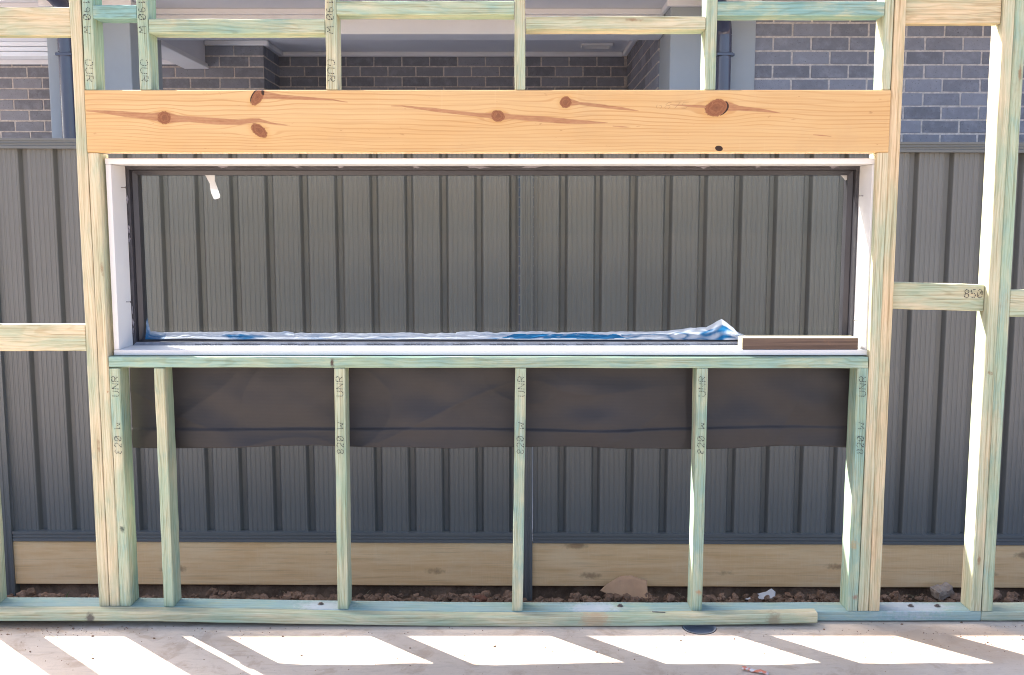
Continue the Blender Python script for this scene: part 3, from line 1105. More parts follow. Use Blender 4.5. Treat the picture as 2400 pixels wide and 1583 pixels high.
# --- uprights
stud(-1.800, -1.765, on_plate(-1.78), TOP, mA)
stud(-1.763, -1.728, on_plate(-1.74), TOP, mG)
stud(-1.3835, -1.3495, on_plate(-1.36), TOP, T('pine_left_outer', 'z', 0.22, 0.04, 0.15, 0.15))
stud(-1.3478, -1.3146, on_plate(-1.33), 1.5412, T('pine_left_trimmer', 'z', 0.16, 0.0, 0.2, 0.2, spots=((0.010, -0.04, -0.02, 0.004, 0.05, 0.006, (0.28, 0.10, 0.03), 0.9),)), name='jack_stud')
SILL_B = 0.8552
LOW = 'sill_stud'
l1 = stud(-1.3130, -1.2790, on_plate(-1.30), SILL_B - 0.0006, T('pine_low_a', 'z', 0.82, 0.40, 0.0, 0.1, spots=((0.000, -0.04, -0.135, 0.011, 0.06, 0.016, (0.03, 0.05, 0.045), 0.95),)), name=LOW)
l2 = stud(-1.1690, -1.1350, on_plate(-1.15), SILL_B - 0.0006, T('pine_low_b', 'z', 0.72, 0.25, 0.1, 0.1), name=LOW)
l3 = stud(-0.5905, -0.5555, on_plate(-0.57), SILL_B - 0.0006, T('pine_low_c', 'z', 0.78, 0.20, 0.0, 0.1), name=LOW, lean=0.005)
l4 = stud(-0.0095, 0.0255, on_plate(0.0), SILL_B - 0.0006, T('pine_low_d', 'z', 0.72, 0.45, 0.0, 0.1), name=LOW, lean=0.0105)
l5 = stud(0.5870, 0.6225, on_plate(0.6), SILL_B - 0.0006, T('pine_low_e', 'z', 0.85, 0.50, 0.15, 0.1, spots=((0.006, -0.04, -0.345, 0.014, 0.06, 0.012, (0.42, 0.17, 0.07), 0.85),)), name=LOW, lean=0.002)
l6 = stud(1.1055, 1.1405, on_plate(1.12), SILL_B - 0.0006, T('pine_low_f', 'z', 0.88, 0.55, 0.2, 0.2, spots=((0.008, -0.04, -0.36, 0.012, 0.06, 0.014, (0.24, 0.10, 0.07), 0.85), (-0.004, -0.04, -0.18, 0.02, 0.06, 0.022, (0.40, 0.27, 0.12), 0.7))), name=LOW, lean=0.003)
stud(1.1428, 1.1768, on_plate(1.16), 1.5424, T('pine_right_trimmer', 'z', 0.30, 0.05, 0.2, 0.15), name='jack_stud', lean=0.003)
stud(1.1786, 1.2140, on_plate(1.19), TOP, T('pine_right_outer', 'z', 0.14, 0.0, 0.75, 0.2), lean=0.002)
stud(1.5165, 1.5515, on_plate(1.53), TOP, T('pine_end_stud', 'z', 0.45, 0.12, 0.15, 0.2, spots=((0.003, -0.04, -0.39, 0.011, 0.06, 0.010, (0.20, 0.11, 0.05), 0.9),)))
stud(1.5540, 1.5900, 0.0382, TOP, T('pine_next_stud', 'z', 0.85, 0.40, 0.05, 0.35, dirt=0.25), frame2)
stud(2.40, 2.436, 0.0382, TOP, mG, frame2)

# --- sill and cripple studs over the beam
sill_spots = ((0.085 - 0.590 + 0.0, -0.04, 0.0, 0.008, 0.06, 0.024, (0.06, 0.025, 0.02), 0.95),)
sill_plate = timber('sill_trimmer', (-1.3132, 0, 0.8752), (1.1418, 0, 0.8722), (0.0, DY), (-0.0175, 0.0175), T('pine_sill', 'x', 0.95, 0.55, 0.0, 0.0, spots=sill_spots), frame, seg=24)
LT = 1.7362          # top of the beam
crip = []
for k, (x0, x1, mm) in enumerate([(-1.3460, -1.3130, mG2), (-1.1745, -1.1400, mG2), (-0.5910, -0.5560, mG3), (-0.0010, 0.0325, mG3), (0.5940, 0.6280, mG2), (1.1490, 1.1768, mG3)]):
    crip.append(stud(x0, x1, LT + 0.0008, TOP, mm, name='cripple_stud'))
box('top_plate', -2.25, 1.5515, 0.0, DY, TOP + 0.001, TOP + 0.036, T('pine_top', 'x', 0.5, 0.2), frame, 0.002)
box('top_plate', 1.5538, 3.2, 0.0, DY, TOP + 0.001, TOP + 0.036, T('pine_top_b', 'x', 0.5, 0.2), frame2, 0.002)


def nog(x0, x1, z0, z1, y0, y1, mat, par=frame, tilt=0.0):
    return timber('nogging', (x0, 0, (z0 + z1) / 2 + tilt / 2), (x1, 0, (z0 + z1) / 2 - tilt / 2), (y0, y1), (-(z1 - z0) / 2, (z1 - z0) / 2), mat, par, seg=8)


hG = T('pine_nog_green', 'x', 0.85, 0.65, 0.0, 0.15)
hG2 = T('pine_nog_teal', 'x', 0.80, 0.40, 0.0, 0.25)
hC = T('pine_nog_cream', 'x', 0.55, 0.12, 0.1, 0.35)
nog(-1.3118, -1.1757, 1.9535, 1.9945, 0.0015, DY, T('pine_nog_blue', 'x', 0.9, 0.95, 0.0, 0.1))
nog(-1.1388, -0.5922, 1.9085, 1.9525, 0.0, DY - 0.001, hG2)
nog(-0.5548, -0.0022, 1.9650, 2.0065, 0.001, DY, hG2)
nog(0.0337, 0.5928, 1.9195, 1.9598, 0.0, DY, hC)
nog(0.6292, 1.1478, 1.9620, 2.0050, 0.001, DY, hG)
nog(1.2172, 1.5153, 1.9395, 2.0250, 0.012, 0.047, T('pine_nog_brown', 'x', 0.25, 0.05, 0.95, 0.3))
nog(-1.7268, -1.3848, 1.9015, 1.9885, 0.004, 0.040, T('pine_nog_knotty', 'x', 0.30, 0.05, 0.55, 0.9))
nog(-1.7268, -1.3848, 0.9110, 0.9975, 0.003, 0.038, T('pine_nog_pale', 'x', 0.32, 0.05, 0.25, 0.3))
nr = nog(1.2165, 1.5157, 1.0420, 1.1280, 0.024, 0.060, T('pine_nog_right', 'x', 0.42, 0.12, 0.35, 0.25), frame, 0.008)
nog(1.5908, 2.398, 1.0220, 1.1085, 0.004, 0.040, hC, frame2)


# --- the clear pine beam over the window
def build_lintel():
    x0, x1, z0, z1, y0, y1 = -1.3478, 1.1772, 1.5430, LT, -0.0015, 0.046
    cx, cz = (x0 + x1) / 2, (z0 + z1) / 2
    # measured features, metres in beam space (u from the left end, v from the bottom edge)
    S = 0.2523 * 1.345e-3      # one unit of the survey grid in metres

    def P(ox, gx, gy):
        px, py = ox + gx * 0.2523, 200 + gy * 0.2523
        u = (px - 201.0) * (x1 - x0) / (2087.0 - 201.0)
        v = (357.0 - py) * (z1 - z0) / (357.0 - 211.0)
        return x0 + u, z0 + v

    knots = [(P(180, 812, 300), 0.021, 0.0195, 0.0, 1), (P(180, 1685, 108), 0.030, 0.0155, 55, 1), (P(180, 1690, 420), 0.029, 0.0165, -38, 1),
             (P(900, 1060, 285), 0.021, 0.0175, -10, 1), (P(900, 1690, 158), 0.0185, 0.0170, 30, 1), (P(1500, 712, 210), 0.036, 0.0255, 18, 1)]
    streaks = []

    def streak(ox, pts):
        streaks.append([(*P(ox, a, b), w_ * S * 0.62) for a, b, w_ in pts])
    streak(180, [(90, 237, 6), (250, 246, 26), (450, 268, 48), (690, 290, 58), (770, 296, 90), (850, 302, 100), (930, 308, 66), (1050, 315, 52), (1300, 333, 55), (1500, 345, 50), (1600, 330, 42), (1690, 325, 34), (1800, 350, 14), (1980, 375, 2)])
    streak(180, [(1740, 92, 70), (1900, 108, 42), (2100, 120, 28), (2378, 136, 14), (2520, 158, 3)])
    streak(900, [(70, 194, 3), (170, 192, 8), (450, 226, 30), (850, 272, 30), (970, 280, 44), (1060, 285, 80), (1180, 292, 40), (1500, 316, 52), (1700, 334, 46), (1900, 342, 26), (2080, 347, 2)])
    streak(900, [(2130, 378, 3), (2210, 384, 8), (2300, 392, 2)])
    streak(900, [(1740, 160, 60), (1820, 168, 26), (2000, 190, 30), (2200, 214, 24), (2370, 238, 2)])
    streak(1500, [(800, 195, 90), (920, 212, 42), (1150, 234, 26), (1310, 258, 2)])
    streak(1500, [(280, 180, 2), (500, 193, 22), (620, 200, 20)])
    streak(1500, [(1620, 457, 3), (1700, 465, 8), (1790, 475, 2)])
    arcs = [(P(1500, 712, 210), 0.037, 0.0262, 18, -95, 40, 0.0022), (P(180, 1685, 108), 0.031, 0.0165, 55, 10, 170, 0.0020)]
    darks = [(P(1500, 745, 585), 0.0125, 0.0085, -10), (P(180, 1735, 68), 0.0045, 0.0085, 10)]
    nx, nz = 860, 92
    V, F = [], []
    att = {k: [] for k in ('knot', 'streak', 'warp', 'halo', 'kdist', 'dark')}
    c = 0.0028
    rows = [(y1, z0 + 0.0), (y0 + c, z0)] + [(y0, z0 + c + (z1 - z0 - 2 * c) * j / nz) for j in range(nz + 1)] + [(y0 + c, z1), (y1, z1)]
    cs = [(math.cos(math.radians(k[3])), math.sin(math.radians(k[3]))) for k in knots]
    for (y, z) in rows:
        for i in range(nx + 1):
            x = x0 + (x1 - x0) * i / nx
            V.append((x - cx, y - 0.02, z - cz))
            kn, kd, wp, ha = 0.0, 9.0, 0.0, 0.0
            for (kc, ra, rb, ang, _), (co, si) in zip(knots, cs):
                dx, dz = x - kc[0], z - kc[1]
                if abs(dx) > 0.32:
                    continue
                a = (dx * co + dz * si) / ra
                b = (-dx * si + dz * co) / rb
                d = math.hypot(a, b)
                kd = min(kd, d)
                kn = max(kn, max(0.0, min(1.0, 0.5 + (1.0 - d) * 2.2)))
                ha = max(ha, math.exp(-((d - 1.0) / 0.5) ** 2) if d > 1 else 1.0)
                r2 = (dx / (ra * 2.6)) ** 2 + (dz / (rb * 1.9)) ** 2
                sgn = 1.0 if dz > 0 else -1.0
                wp -= sgn * rb * 1.0 * math.exp(-r2) * min(1.0, abs(dz) / (rb * 0.7))
            sk = 0.0
            for pl in streaks:
                if x < pl[0][0] - 0.02 or x > pl[-1][0] + 0.02:
                    continue
                for (ax_, az_, aw), (bx_, bz_, bw) in zip(pl, pl[1:]):
                    if x < ax_ - 0.012 or x > bx_ + 0.012:
                        continue
                    ex, ez = bx_ - ax_, bz_ - az_
                    t = max(0.0, min(1.0, ((x - ax_) * ex + (z - az_) * ez) / (ex * ex + ez * ez)))
                    dd = math.hypot(x - ax_ - t * ex, z - az_ - t * ez)
                    hw = (aw + (bw - aw) * t) * 0.78 + 0.0004
                    sk = max(sk, max(0.0, min(1.0, 0.5 + (hw - dd) / (0.35 * hw + 0.0022))))
            dk = 0.0
            for (kc, ra, rb, ang, a0, a1, wd) in arcs:
                dx, dz = x - kc[0], z - kc[1]
                if abs(dx) < 0.06:
                    co, si = math.cos(math.radians(ang)), math.sin(math.radians(ang))
                    a = (dx * co + dz * si) / ra
                    b = (-dx * si + dz * co) / rb
                    th = math.degrees(math.atan2(b, a))
                    if a0 <= th <= a1:
                        e = abs(math.hypot(a, b) - 1.0) * min(ra, rb)
                        m_ = math.sin(math.pi * (th - a0) / (a1 - a0))
                        dk = max(dk, max(0.0, min(1.0, 0.5 + (wd * m_ - e) / 0.0022)))
            for (kc, ra, rb, ang) in darks:
                dx, dz = x - kc[0], z - kc[1]
                if abs(dx) < 0.05:
                    co, si = math.cos(math.radians(ang)), math.sin(math.radians(ang))
                    d = math.hypot((dx * co + dz * si) / ra, (-dx * si + dz * co) / rb)
                    dk = max(dk, max(0.0, min(1.0, 0.5 + (1.0 - d) * 1.8)))
            att['knot'].append(kn)
            att['streak'].append(sk)
            att['warp'].append(wp)
            att['halo'].append(ha)
            att['kdist'].append(min(kd, 3.0))
            att['dark'].append(dk)
    R = len(rows)
    for j in range(R - 1):
        for i in range(nx):
            a = j * (nx + 1) + i
            F.append([a, a + 1, a + nx + 2, a + nx + 1])
    back = [0, nx, (R - 1) * (nx + 1) + nx, (R - 1) * (nx + 1)]
    F.append([back[0], back[3], back[2], back[1]])
    F.append([j * (nx + 1) for j in range(R)][::-1][::-1])
    F.append([j * (nx + 1) + nx for j in range(R)][::-1])
    o = mesh_obj('lintel_beam', V, F, M['lintel'], frame, (cx, 0.02, cz))
    for k, vals in att.items():
        at = o.data.attributes.new(k, 'FLOAT', 'POINT')
        at.data.foreach_set('value', vals)
    o['label'] = 'clear orange pine beam with brown knots and resin streaks'
    return o


lintel = build_lintel()

# ------------------------------------------------------------------ stamped lettering (dashed ink strokes)
GLYPH = {
    '0': [[(0.1, 0.15), (0.1, 0.85), (0.3, 1), (0.6, 1), (0.8, 0.85), (0.8, 0.15), (0.6, 0), (0.3, 0), (0.1, 0.15)], [(0.12, 0.1), (0.78, 0.9)]],
    '1': [[(0.2, 0.75), (0.45, 1), (0.45, 0)]],
    '2': [[(0.1, 0.8), (0.25, 1), (0.6, 1), (0.8, 0.8), (0.75, 0.55), (0.1, 0), (0.85, 0)]],
    '5': [[(0.8, 1), (0.15, 1), (0.12, 0.55), (0.55, 0.6), (0.8, 0.4), (0.75, 0.1), (0.45, 0), (0.1, 0.1)]],
    '6': [[(0.75, 0.95), (0.4, 0.95), (0.12, 0.6), (0.1, 0.2), (0.3, 0), (0.6, 0), (0.78, 0.2), (0.7, 0.45), (0.4, 0.52), (0.12, 0.35)]],
    '7': [[(0.1, 1), (0.8, 1), (0.35, 0)]],
    '8': [[(0.3, 0.52), (0.12, 0.75), (0.3, 1), (0.6, 1), (0.78, 0.75), (0.6, 0.52), (0.3, 0.52), (0.08, 0.25), (0.3, 0), (0.62, 0), (0.82, 0.25), (0.6, 0.52)]],
    '9': [[(0.75, 0.55), (0.45, 0.45), (0.15, 0.6), (0.15, 0.85), (0.4, 1), (0.7, 0.9), (0.78, 0.5), (0.6, 0.05), (0.2, 0)]],
    'W': [[(0.05, 1), (0.15, 0), (0.45, 0.5), (0.72, 0), (0.85, 1)]],
    'O': [[(0.1, 0.15), (0.1, 0.85), (0.3, 1), (0.6, 1), (0.8, 0.85), (0.8, 0.15), (0.6, 0), (0.3, 0), (0.1, 0.15)]],
    'U': [[(0.1, 1), (0.1, 0.15), (0.3, 0), (0.6, 0), (0.8, 0.15), (0.8, 1)]],
    'N': [[(0.1, 0), (0.1, 1), (0.8, 0), (0.8, 1)]],
    'R': [[(0.1, 0), (0.1, 1), (0.6, 1), (0.8, 0.85), (0.75, 0.55), (0.1, 0.5)], [(0.4, 0.5), (0.85, 0)]],
}


def lettering(name, jobs, parent, thick=0.0014, dash=0.0042, gap=0.0016, mat=None, proud=0.0006, slant=0.12, skip=0.06, y=0.0):
    """jobs: (text, origin (x, z), direction 'up'|'down'|'right', length of the text, glyph height).
    Strokes lie on the front face of the timber."""
    rnd = random.Random(len(name) + int(abs(jobs[0][1][0]) * 1000))
    V, F = [], []
    for text, (ox, oz), direc, length, hgt in jobs:
        adv = length / max(1, len(text))
        for k, ch in enumerate(text):
            if ch not in GLYPH:
                continue
            for pl in GLYPH[ch]:
                pts = []
                for (a, b) in pl:
                    s = adv * (k + 0.04 + a * 0.95 + slant * b * 0.5)
                    h = b * hgt
                    if direc == 'up':
                        pts.append((ox - h, oz + s))
                    elif direc == 'down':
                        pts.append((ox + h, oz - s))
                    else:
                        pts.append((ox + s, oz + h))
                for (p, q) in zip(pts, pts[1:]):
                    L = math.hypot(q[0] - p[0], q[1] - p[1])
                    n = max(1, int(L / (dash + gap)))
                    for i in range(n):
                        if rnd.random() < skip:
                            continue
                        t0, t1 = i / n, (i + (dash / (dash + gap))) / n
                        dx, dz = (q[0] - p[0]) / L, (q[1] - p[1]) / L
                        a = (p[0] + (q[0] - p[0]) * t0, p[1] + (q[1] - p[1]) * t0)
                        b = (p[0] + (q[0] - p[0]) * t1, p[1] + (q[1] - p[1]) * t1)
                        wd = thick * rnd.uniform(0.7, 1.15) / 2
                        m = len(V)
                        for (e, sg) in ((a, 1), (a, -1), (b, -1), (b, 1)):
                            V.append((e[0] - dz * wd * sg, 0.0, e[1] + dx * wd * sg))
                        F.append([m, m + 1, m + 2, m + 3])
    x0 = sum(v[0] for v in V) / len(V)
    z0 = sum(v[2] for v in V) / len(V)
    V = [(v[0] - x0, v[1], v[2] - z0) for v in V]
    o = mesh_obj(name, V, F, mat or M['ink'])
    place(o, parent, (x0, y - proud - 0.0016, z0))
    return o


for (o, x, dx) in ((l1, -1.3130, 0.0), (l3, -0.5880, 0.004), (l4, -0.0010, 0.008), (l5, 0.5880, 0.0), (l6, 1.1075, 0.0)):
    lettering('stamped_number', [('820', (x + 0.0285, 0.570), 'up', 0.064, 0.021)], o, 0.0019)
    lettering('stamped_letter', [('W', (x + 0.0285 + dx * .2, 0.652), 'up', 0.028, 0.020)], o, 0.0019)
    lettering('stamped_letters', [('UNR', (x + 0.0290 + dx * .4, 0.760), 'up', 0.072, 0.022)], o, 0.0019)
for (o, x) in ((crip[0], -1.3460), (crip[1], -1.1745), (crip[2], -0.5910)):
    lettering('stamped_number', [('190', (x + 0.0055, 2.012), 'down', 0.066, 0.022)], o, 0.0019)
    lettering('stamped_letter', [('W', (x + 0.0055, 1.932), 'down', 0.028, 0.022)], o, 0.0019)
    lettering('stamped_letters', [('OUR', (x + 0.0055, 1.831), 'down', 0.073, 0.022)], o, 0.0019)
lettering('stamped_number', [('850', (1.448, 1.082), 'right', 0.064, 0.026)], nr, 0.0024, 0.008, 0.003, y=0.0235, slant=0.0)
lettering('pencil_mark', [('6675', (0.438, 1.678), 'right', 0.105, 0.020)], lintel, 0.0009, 0.02, 0.0004, M['pencil'], y=-0.0012, slant=0.5, skip=0.25)

# ------------------------------------------------------------------ window
WY0, WY1 = 0.028, 0.148
WX0, WX1, WZ0, WZ1 = -1.3070, 1.1580, 0.8935, 1.5265
win = empty('fixed_window', ((WX0 + WX1) / 2, 0.09, WZ0))
tag(win, 'wide fixed window with white timber reveal and dark aluminium frame', 'window')
LTK = 0.018
sl = box('sill_liner', WX0, WX1, WY0, WY1, WZ0, WZ0 + LTK, M['white_wood'], win, 0.0015)
hl = box('head_liner', WX0, WX1, WY0, WY1, WZ1 - LTK, WZ1, M['white_wood'], win, 0.0015)
jl = box('jamb_liner', WX0 + 0.0012, WX0 + LTK, WY0 + 0.0012, WY1, WZ0 + LTK + 0.0006, WZ1 - LTK - 0.0006, M['white_wood'], win, 0.0012)
jr = box('jamb_liner', WX1 - LTK, WX1 - 0.0012, WY0 + 0.0012, WY1, WZ0 + LTK + 0.0006, WZ1 - LTK - 0.0006, M['white_wood'], win, 0.0012)
AX0, AX1, AZ0, AZ1 = WX0 + 0.004, WX1 - 0.004, WZ0 + 0.004, WZ1 - 0.004


def alum(name, horizontal, lo, hi, edge, inward, mat_face):
    """stepped aluminium section: flat outer band, then a set-back bead down to the glass"""
    s = inward
    prof = [(0.0, 0.0), (0.0255 * s, 0.0), (0.0255 * s, 0.024), (0.0270 * s, 0.024), (0.0275 * s, 0.0215), (0.0420 * s, 0.030), (0.0420 * s, 0.066), (0.0, 0.066)]
    V, F = [], []
    for t, e in ((lo, 1), (hi, -1)):
        for (q, d) in prof:
            trim = abs(q) * e          # mitre
            if horizontal:
                V.append((t + trim, WY1 + 0.0008 + d, edge + q))
            else:
                V.append((edge + q, WY1 + 0.0008 + d, t + trim))
    n = len(prof)
    for i in range(n):
        j = (i + 1) % n
        F.append([i, j, n + j, n + i])
    F.append(list(range(n)))
    F.append(list(range(2 * n - 1, n - 1, -1)))
    cx = sum(v[0] for v in V) / len(V)
    cy = sum(v[1] for v in V) / len(V)
    cz = sum(v[2] for v in V) / len(V)
    V = [(v[0] - cx, v[1] - cy, v[2] - cz) for v in V]
    o = mesh_obj(name, V, F, M['alum'], win, (cx, cy, cz))
    o.data.materials.append(mat_face)
    o.data.polygons[0].material_index = 1
    bm = bmesh.new()
    bm.from_mesh(o.data)
    bmesh.ops.recalc_face_normals(bm, faces=bm.faces)
    bm.to_mesh(o.data)
    bm.free()
    return o


fh = alum('frame_head', True, AX0, AX1, AZ1, -1, M['alum_film'])
fsill = alum('frame_sill', True, AX0, AX1, AZ0, 1, M['sill_film'])
fl = alum('frame_jamb', False, AZ0, AZ1, AX0, 1, M['alum_film'])
fr_ = alum('frame_jamb', False, AZ0, AZ1, AX1, -1, M['alum_film'])
glass = box('glass_pane', AX0 + 0.039, AX1 - 0.039, 0.1885, 0.1945, AZ0 + 0.039, AZ1 - 0.039, M['glass'], win, 0)


# print on the frame film
def print_line(parent, text, x, y, z, size, flip=False, vertical=False):
    cu = bpy.data.curves.new('film_print', 'FONT')
    cu.body = text
    cu.size = size
    tmp = bpy.data.objects.new('tmp_text', cu)
    COL.objects.link(tmp)
    dg = bpy.context.evaluated_depsgraph_get()
    me = bpy.data.meshes.new_from_object(tmp.evaluated_get(dg))
    bpy.data.objects.remove(tmp, do_unlink=True)
    bpy.data.curves.remove(cu)
    me.materials.clear()
    me.materials.append(M['ink'])
    me.name = 'film_print'
    o = bpy.data.objects.new('film_print', me)
    COL.objects.link(o)
    place(o, parent, (x, y, z))
    o.rotation_euler = (math.radians(90), math.radians(180 if flip else (-90 if vertical else 0)), 0)
    return o


for k in range(20):
    x = -1.10 + 0.145 * k + (0.0 if k % 2 else 0.02)
    if x < 0.66:
        print_line(fsill, 'Please REMOVE in 60 Days', x, WY1 - 0.0002, AZ0 + 0.014, 0.0085)
for k in range(17):
    print_line(fh, 'Please REMOVE in 60 Days', -1.10 + 0.135 * k, WY1 - 0.0002, AZ1 - 0.014, 0.0085, flip=True)
for k in range(4):
    print_line(fl, 'Please REMOVE in 60 Days', AX0 + 0.019, WY1 - 0.0002, AZ0 + 0.09 + 0.14 * k, 0.0085, vertical=True)


# torn scraps of the frame film
def scrap(parent, x, z, wd, hg, seed, y=WY1 - 0.0006):
    rnd = random.Random(seed)
    n = 13
    V = []
    for k in range(n):
        a = 2 * math.pi * k / n
        V.append((wd * math.cos(a) * rnd.uniform(0.15, 1.0), -rnd.uniform(0.0, 0.004), hg * math.sin(a) * rnd.uniform(0.45, 1.0)))
    o = mesh_obj('film_scrap', V, [list(range(n))[::-1]], M['film_scrap'])
    place(o, parent, (x, y, z))
    return o


M['film_scrap'] = painted('loose_film', (0.22, 0.21, 0.24), 0.25, 0.5, 0.15, 30, 0.1)
for k, (x, wd) in enumerate(((-0.965, 0.02), (-0.72, 0.024), (-0.58, 0.015), (-0.33, 0.02), (-0.12, 0.05), (0.05, 0.06), (0.62, 0.03), (0.80, 0.02), (1.05, 0.03))):
    scrap(fh, x, AZ1 - 0.015, wd, 0.008, k)
for k, z in enumerate((1.40, 1.30, 1.27, 1.03, 0.99, 0.96)):
    scrap(fl, AX0 + 0.018, z, 0.005, 0.016, 50 + k)


# clouts half driven into the reveal
def clout(parent, x, y, z, dirx):
    V, F = [], []
    N = 10
    for (r, d) in ((0.0012, -0.004), (0.0012, 0.014), (0.0034, 0.014), (0.0034, 0.0155), (0.0002, 0.0155)):
        for k in range(N):
            a = 2 * math.pi * k / N
            V.append((d * dirx, r * math.cos(a), r * math.sin(a)))
    for s in range(4):
        for k in range(N):
            j = (k + 1) % N
            F.append([s * N + k, s * N + j, (s + 1) * N + j, (s + 1) * N + k])
    o = mesh_obj('nail', V, F, M['nail'])
    place(o, parent, (x, y, z))
    return o


for z in (1.437, 1.062):
    clout(jl, WX0 + LTK, 0.105, z, 1)
for z in (1.41, 1.00):
    clout(jr, WX1 - LTK, 0.105, z, -1)


# paper stickers on the glass
def sticker(name, pts, y, mat, label, cat, curl=0.006):
    cx = sum(p[0] for p in pts) / len(pts)
    cz = sum(p[1] for p in pts) / len(pts)
    n = len(pts)
    V = [(p[0] - cx, -curl * ((p[1] - cz) / 0.03) ** 2 * (1 if p[1] < cz else 0.1), p[1] - cz) for p in pts]
    V += [(v[0], v[1] + 0.0004, v[2]) for v in V]
    F = [list(range(n))[::-1], list(range(n, 2 * n))] + [[i, (i + 1) % n, n + (i + 1) % n, n + i] for i in range(n)]
    o = mesh_obj(name, V, F, mat, None, (cx, y, cz))
    tag(o, label, cat)
    return o


def mat_label():
    nt = NT('backlit_paper')
    tl = nt.node('ShaderNodeBsdfTranslucent')
    tl.inputs[0].default_value = (0.86, 0.86, 0.85, 1)
    mx = nt.node('ShaderNodeMixShader')
    mx.inputs[0].default_value = 0.5
    nt.done((0.84, 0.84, 0.83), 0.6, 0.2)
    nt.l.new(nt.b.outputs[0], mx.inputs[1])
    nt.l.new(tl.outputs[0], mx.inputs[2])
    nt.l.new(mx.outputs[0], nt.out.inputs[0])
    return nt.m


M['label'] = mat_label()
sticker('paper_tag', [(-1.036, 1.483), (-1.003, 1.483), (-1.004, 1.462), (-0.995, 1.436), (-0.9875, 1.414), (-0.9875, 1.406), (-0.992, 1.403), (-1.004, 1.4000), (-1.009, 1.4035), (-1.016, 1.418), (-1.0205, 1.436), (-1.021, 1.452)], 0.181, M['label'],
        'white paper tag hanging at the top left of the window glass', 'tag')
sticker('corner_sticker', [(1.088, 1.483), (1.113, 1.481), (1.113, 1.466), (1.107, 1.463)], 0.186, M['label'],
        'small white sticker in the top right corner of the window glass', 'sticker', 0.0)


# crumpled protective film along the bottom of the glass
def build_film():
    nx, nz = 700, 16
    x0, x1 = -1.247, 0.815
    V, F, blue = [], [], []
    for i in range(nx + 1):
        x = x0 + (x1 - x0) * i / nx
        h = 0.027 + 0.004 * noise.noise(Vector((x * 9, 0, 0))) + 0.0035 * noise.noise(Vector((x * 38, 3, 0)))
        if -0.75 < x < -0.2:
            h -= 0.004
        # raised fold
        h += 0.034 * max(0.0, 1 - abs(x - 0.700) / 0.052) + 0.016 * max(0.0, 1 - abs(x - 0.640) / 0.20) ** 1.2
        if x > 0.74:
            h *= max(0.05, (x1 - x) / (x1 - 0.74))
        if x < -1.235:
            h += 0.055 * (1 - (x - x0) / 0.012)
        low = 0.004 + 0.006 * max(0.0, noise.noise(Vector((x * 5 + 2, 7, 0))))
        if 0.0 < x < 0.74:
            low = 0.0035
        for j in range(nz + 1):
            t = j / nz
            z = 0.928 + low + (h - low) * t
            cr = 0.0032 * (1 - 2 * abs(noise.noise(Vector((x * 22, t * 2.5, 1.0))))) + 0.003 * abs(noise.noise(Vector((x * 60 + t * 6, t * 5.0, 4.0))))
            y = 0.1475 + 0.022 * t + cr * math.sin(math.pi * min(1.0, t * 1.2)) - (0.008 * math.exp(-((x - 0.7) / 0.06) ** 2) * (1 - t))
            V.append((x + 0.003 * noise.noise(Vector((x * 20, t * 4, 2))), y, z))
            b = 0.22 + 0.85 * max(0.0, noise.noise(Vector((x * 7, t * 1.5, 8.8)))) * (1.0 if t < 0.7 else 0.2)
            if x < -1.18:
                b = 0.95 * (1 - t * 0.5)
            if -0.06 + 0.08 * t < x < 0.38 - 0.05 * t:
                b = (0.95 if 0.12 + 0.1 * noise.noise(Vector((x * 9, 1, 1))) < t < 0.74 + 0.14 * noise.noise(Vector((x * 8, 4, 1))) else 0.15) + 0.5 * noise.noise(Vector((x * 40, t * 5, 3.3)))
            elif 0.36 <= x < 0.80:
                b = 0.78 - 0.75 * abs(noise.noise(Vector((x * 16, t * 2.2, 0.7)))) * 1.6 if t < 0.75 else 0.25
            blue.append(max(0.0, b))
    for i in range(nx):
        for j in range(nz):
            a = i * (nz + 1) + j
            F.append([a, a + nz + 1, a + nz + 2, a + 1])
    o = mesh_obj('protective_film', V, F, M['film'], None, (0, 0, 0), True)
    at = o.data.attributes.new('blue', 'FLOAT', 'POINT')
    at.data.foreach_set('value', blue)
    return o


film = build_film()
tag(film, 'crumpled white and blue protective film along the bottom of the window', 'film')

# brown timber offcut lying on the sill
off = box('timber_offcut', 0.7405, 1.1175, 0.030, 0.098, WZ0 + LTK + 0.0006, WZ0 + LTK + 0.0385, M['offcut'], None, 0.0018)
off.data.materials.append(M['offcut_pale'])
for p in off.data.polygons:
    if p.normal.z > 0.9 or p.normal.x < -0.9:
        p.material_index = 1  # top and left end made paler so the sunlit faces burn white
tag(off, 'short brown timber offcut lying on the window sill at the right', 'timber block')


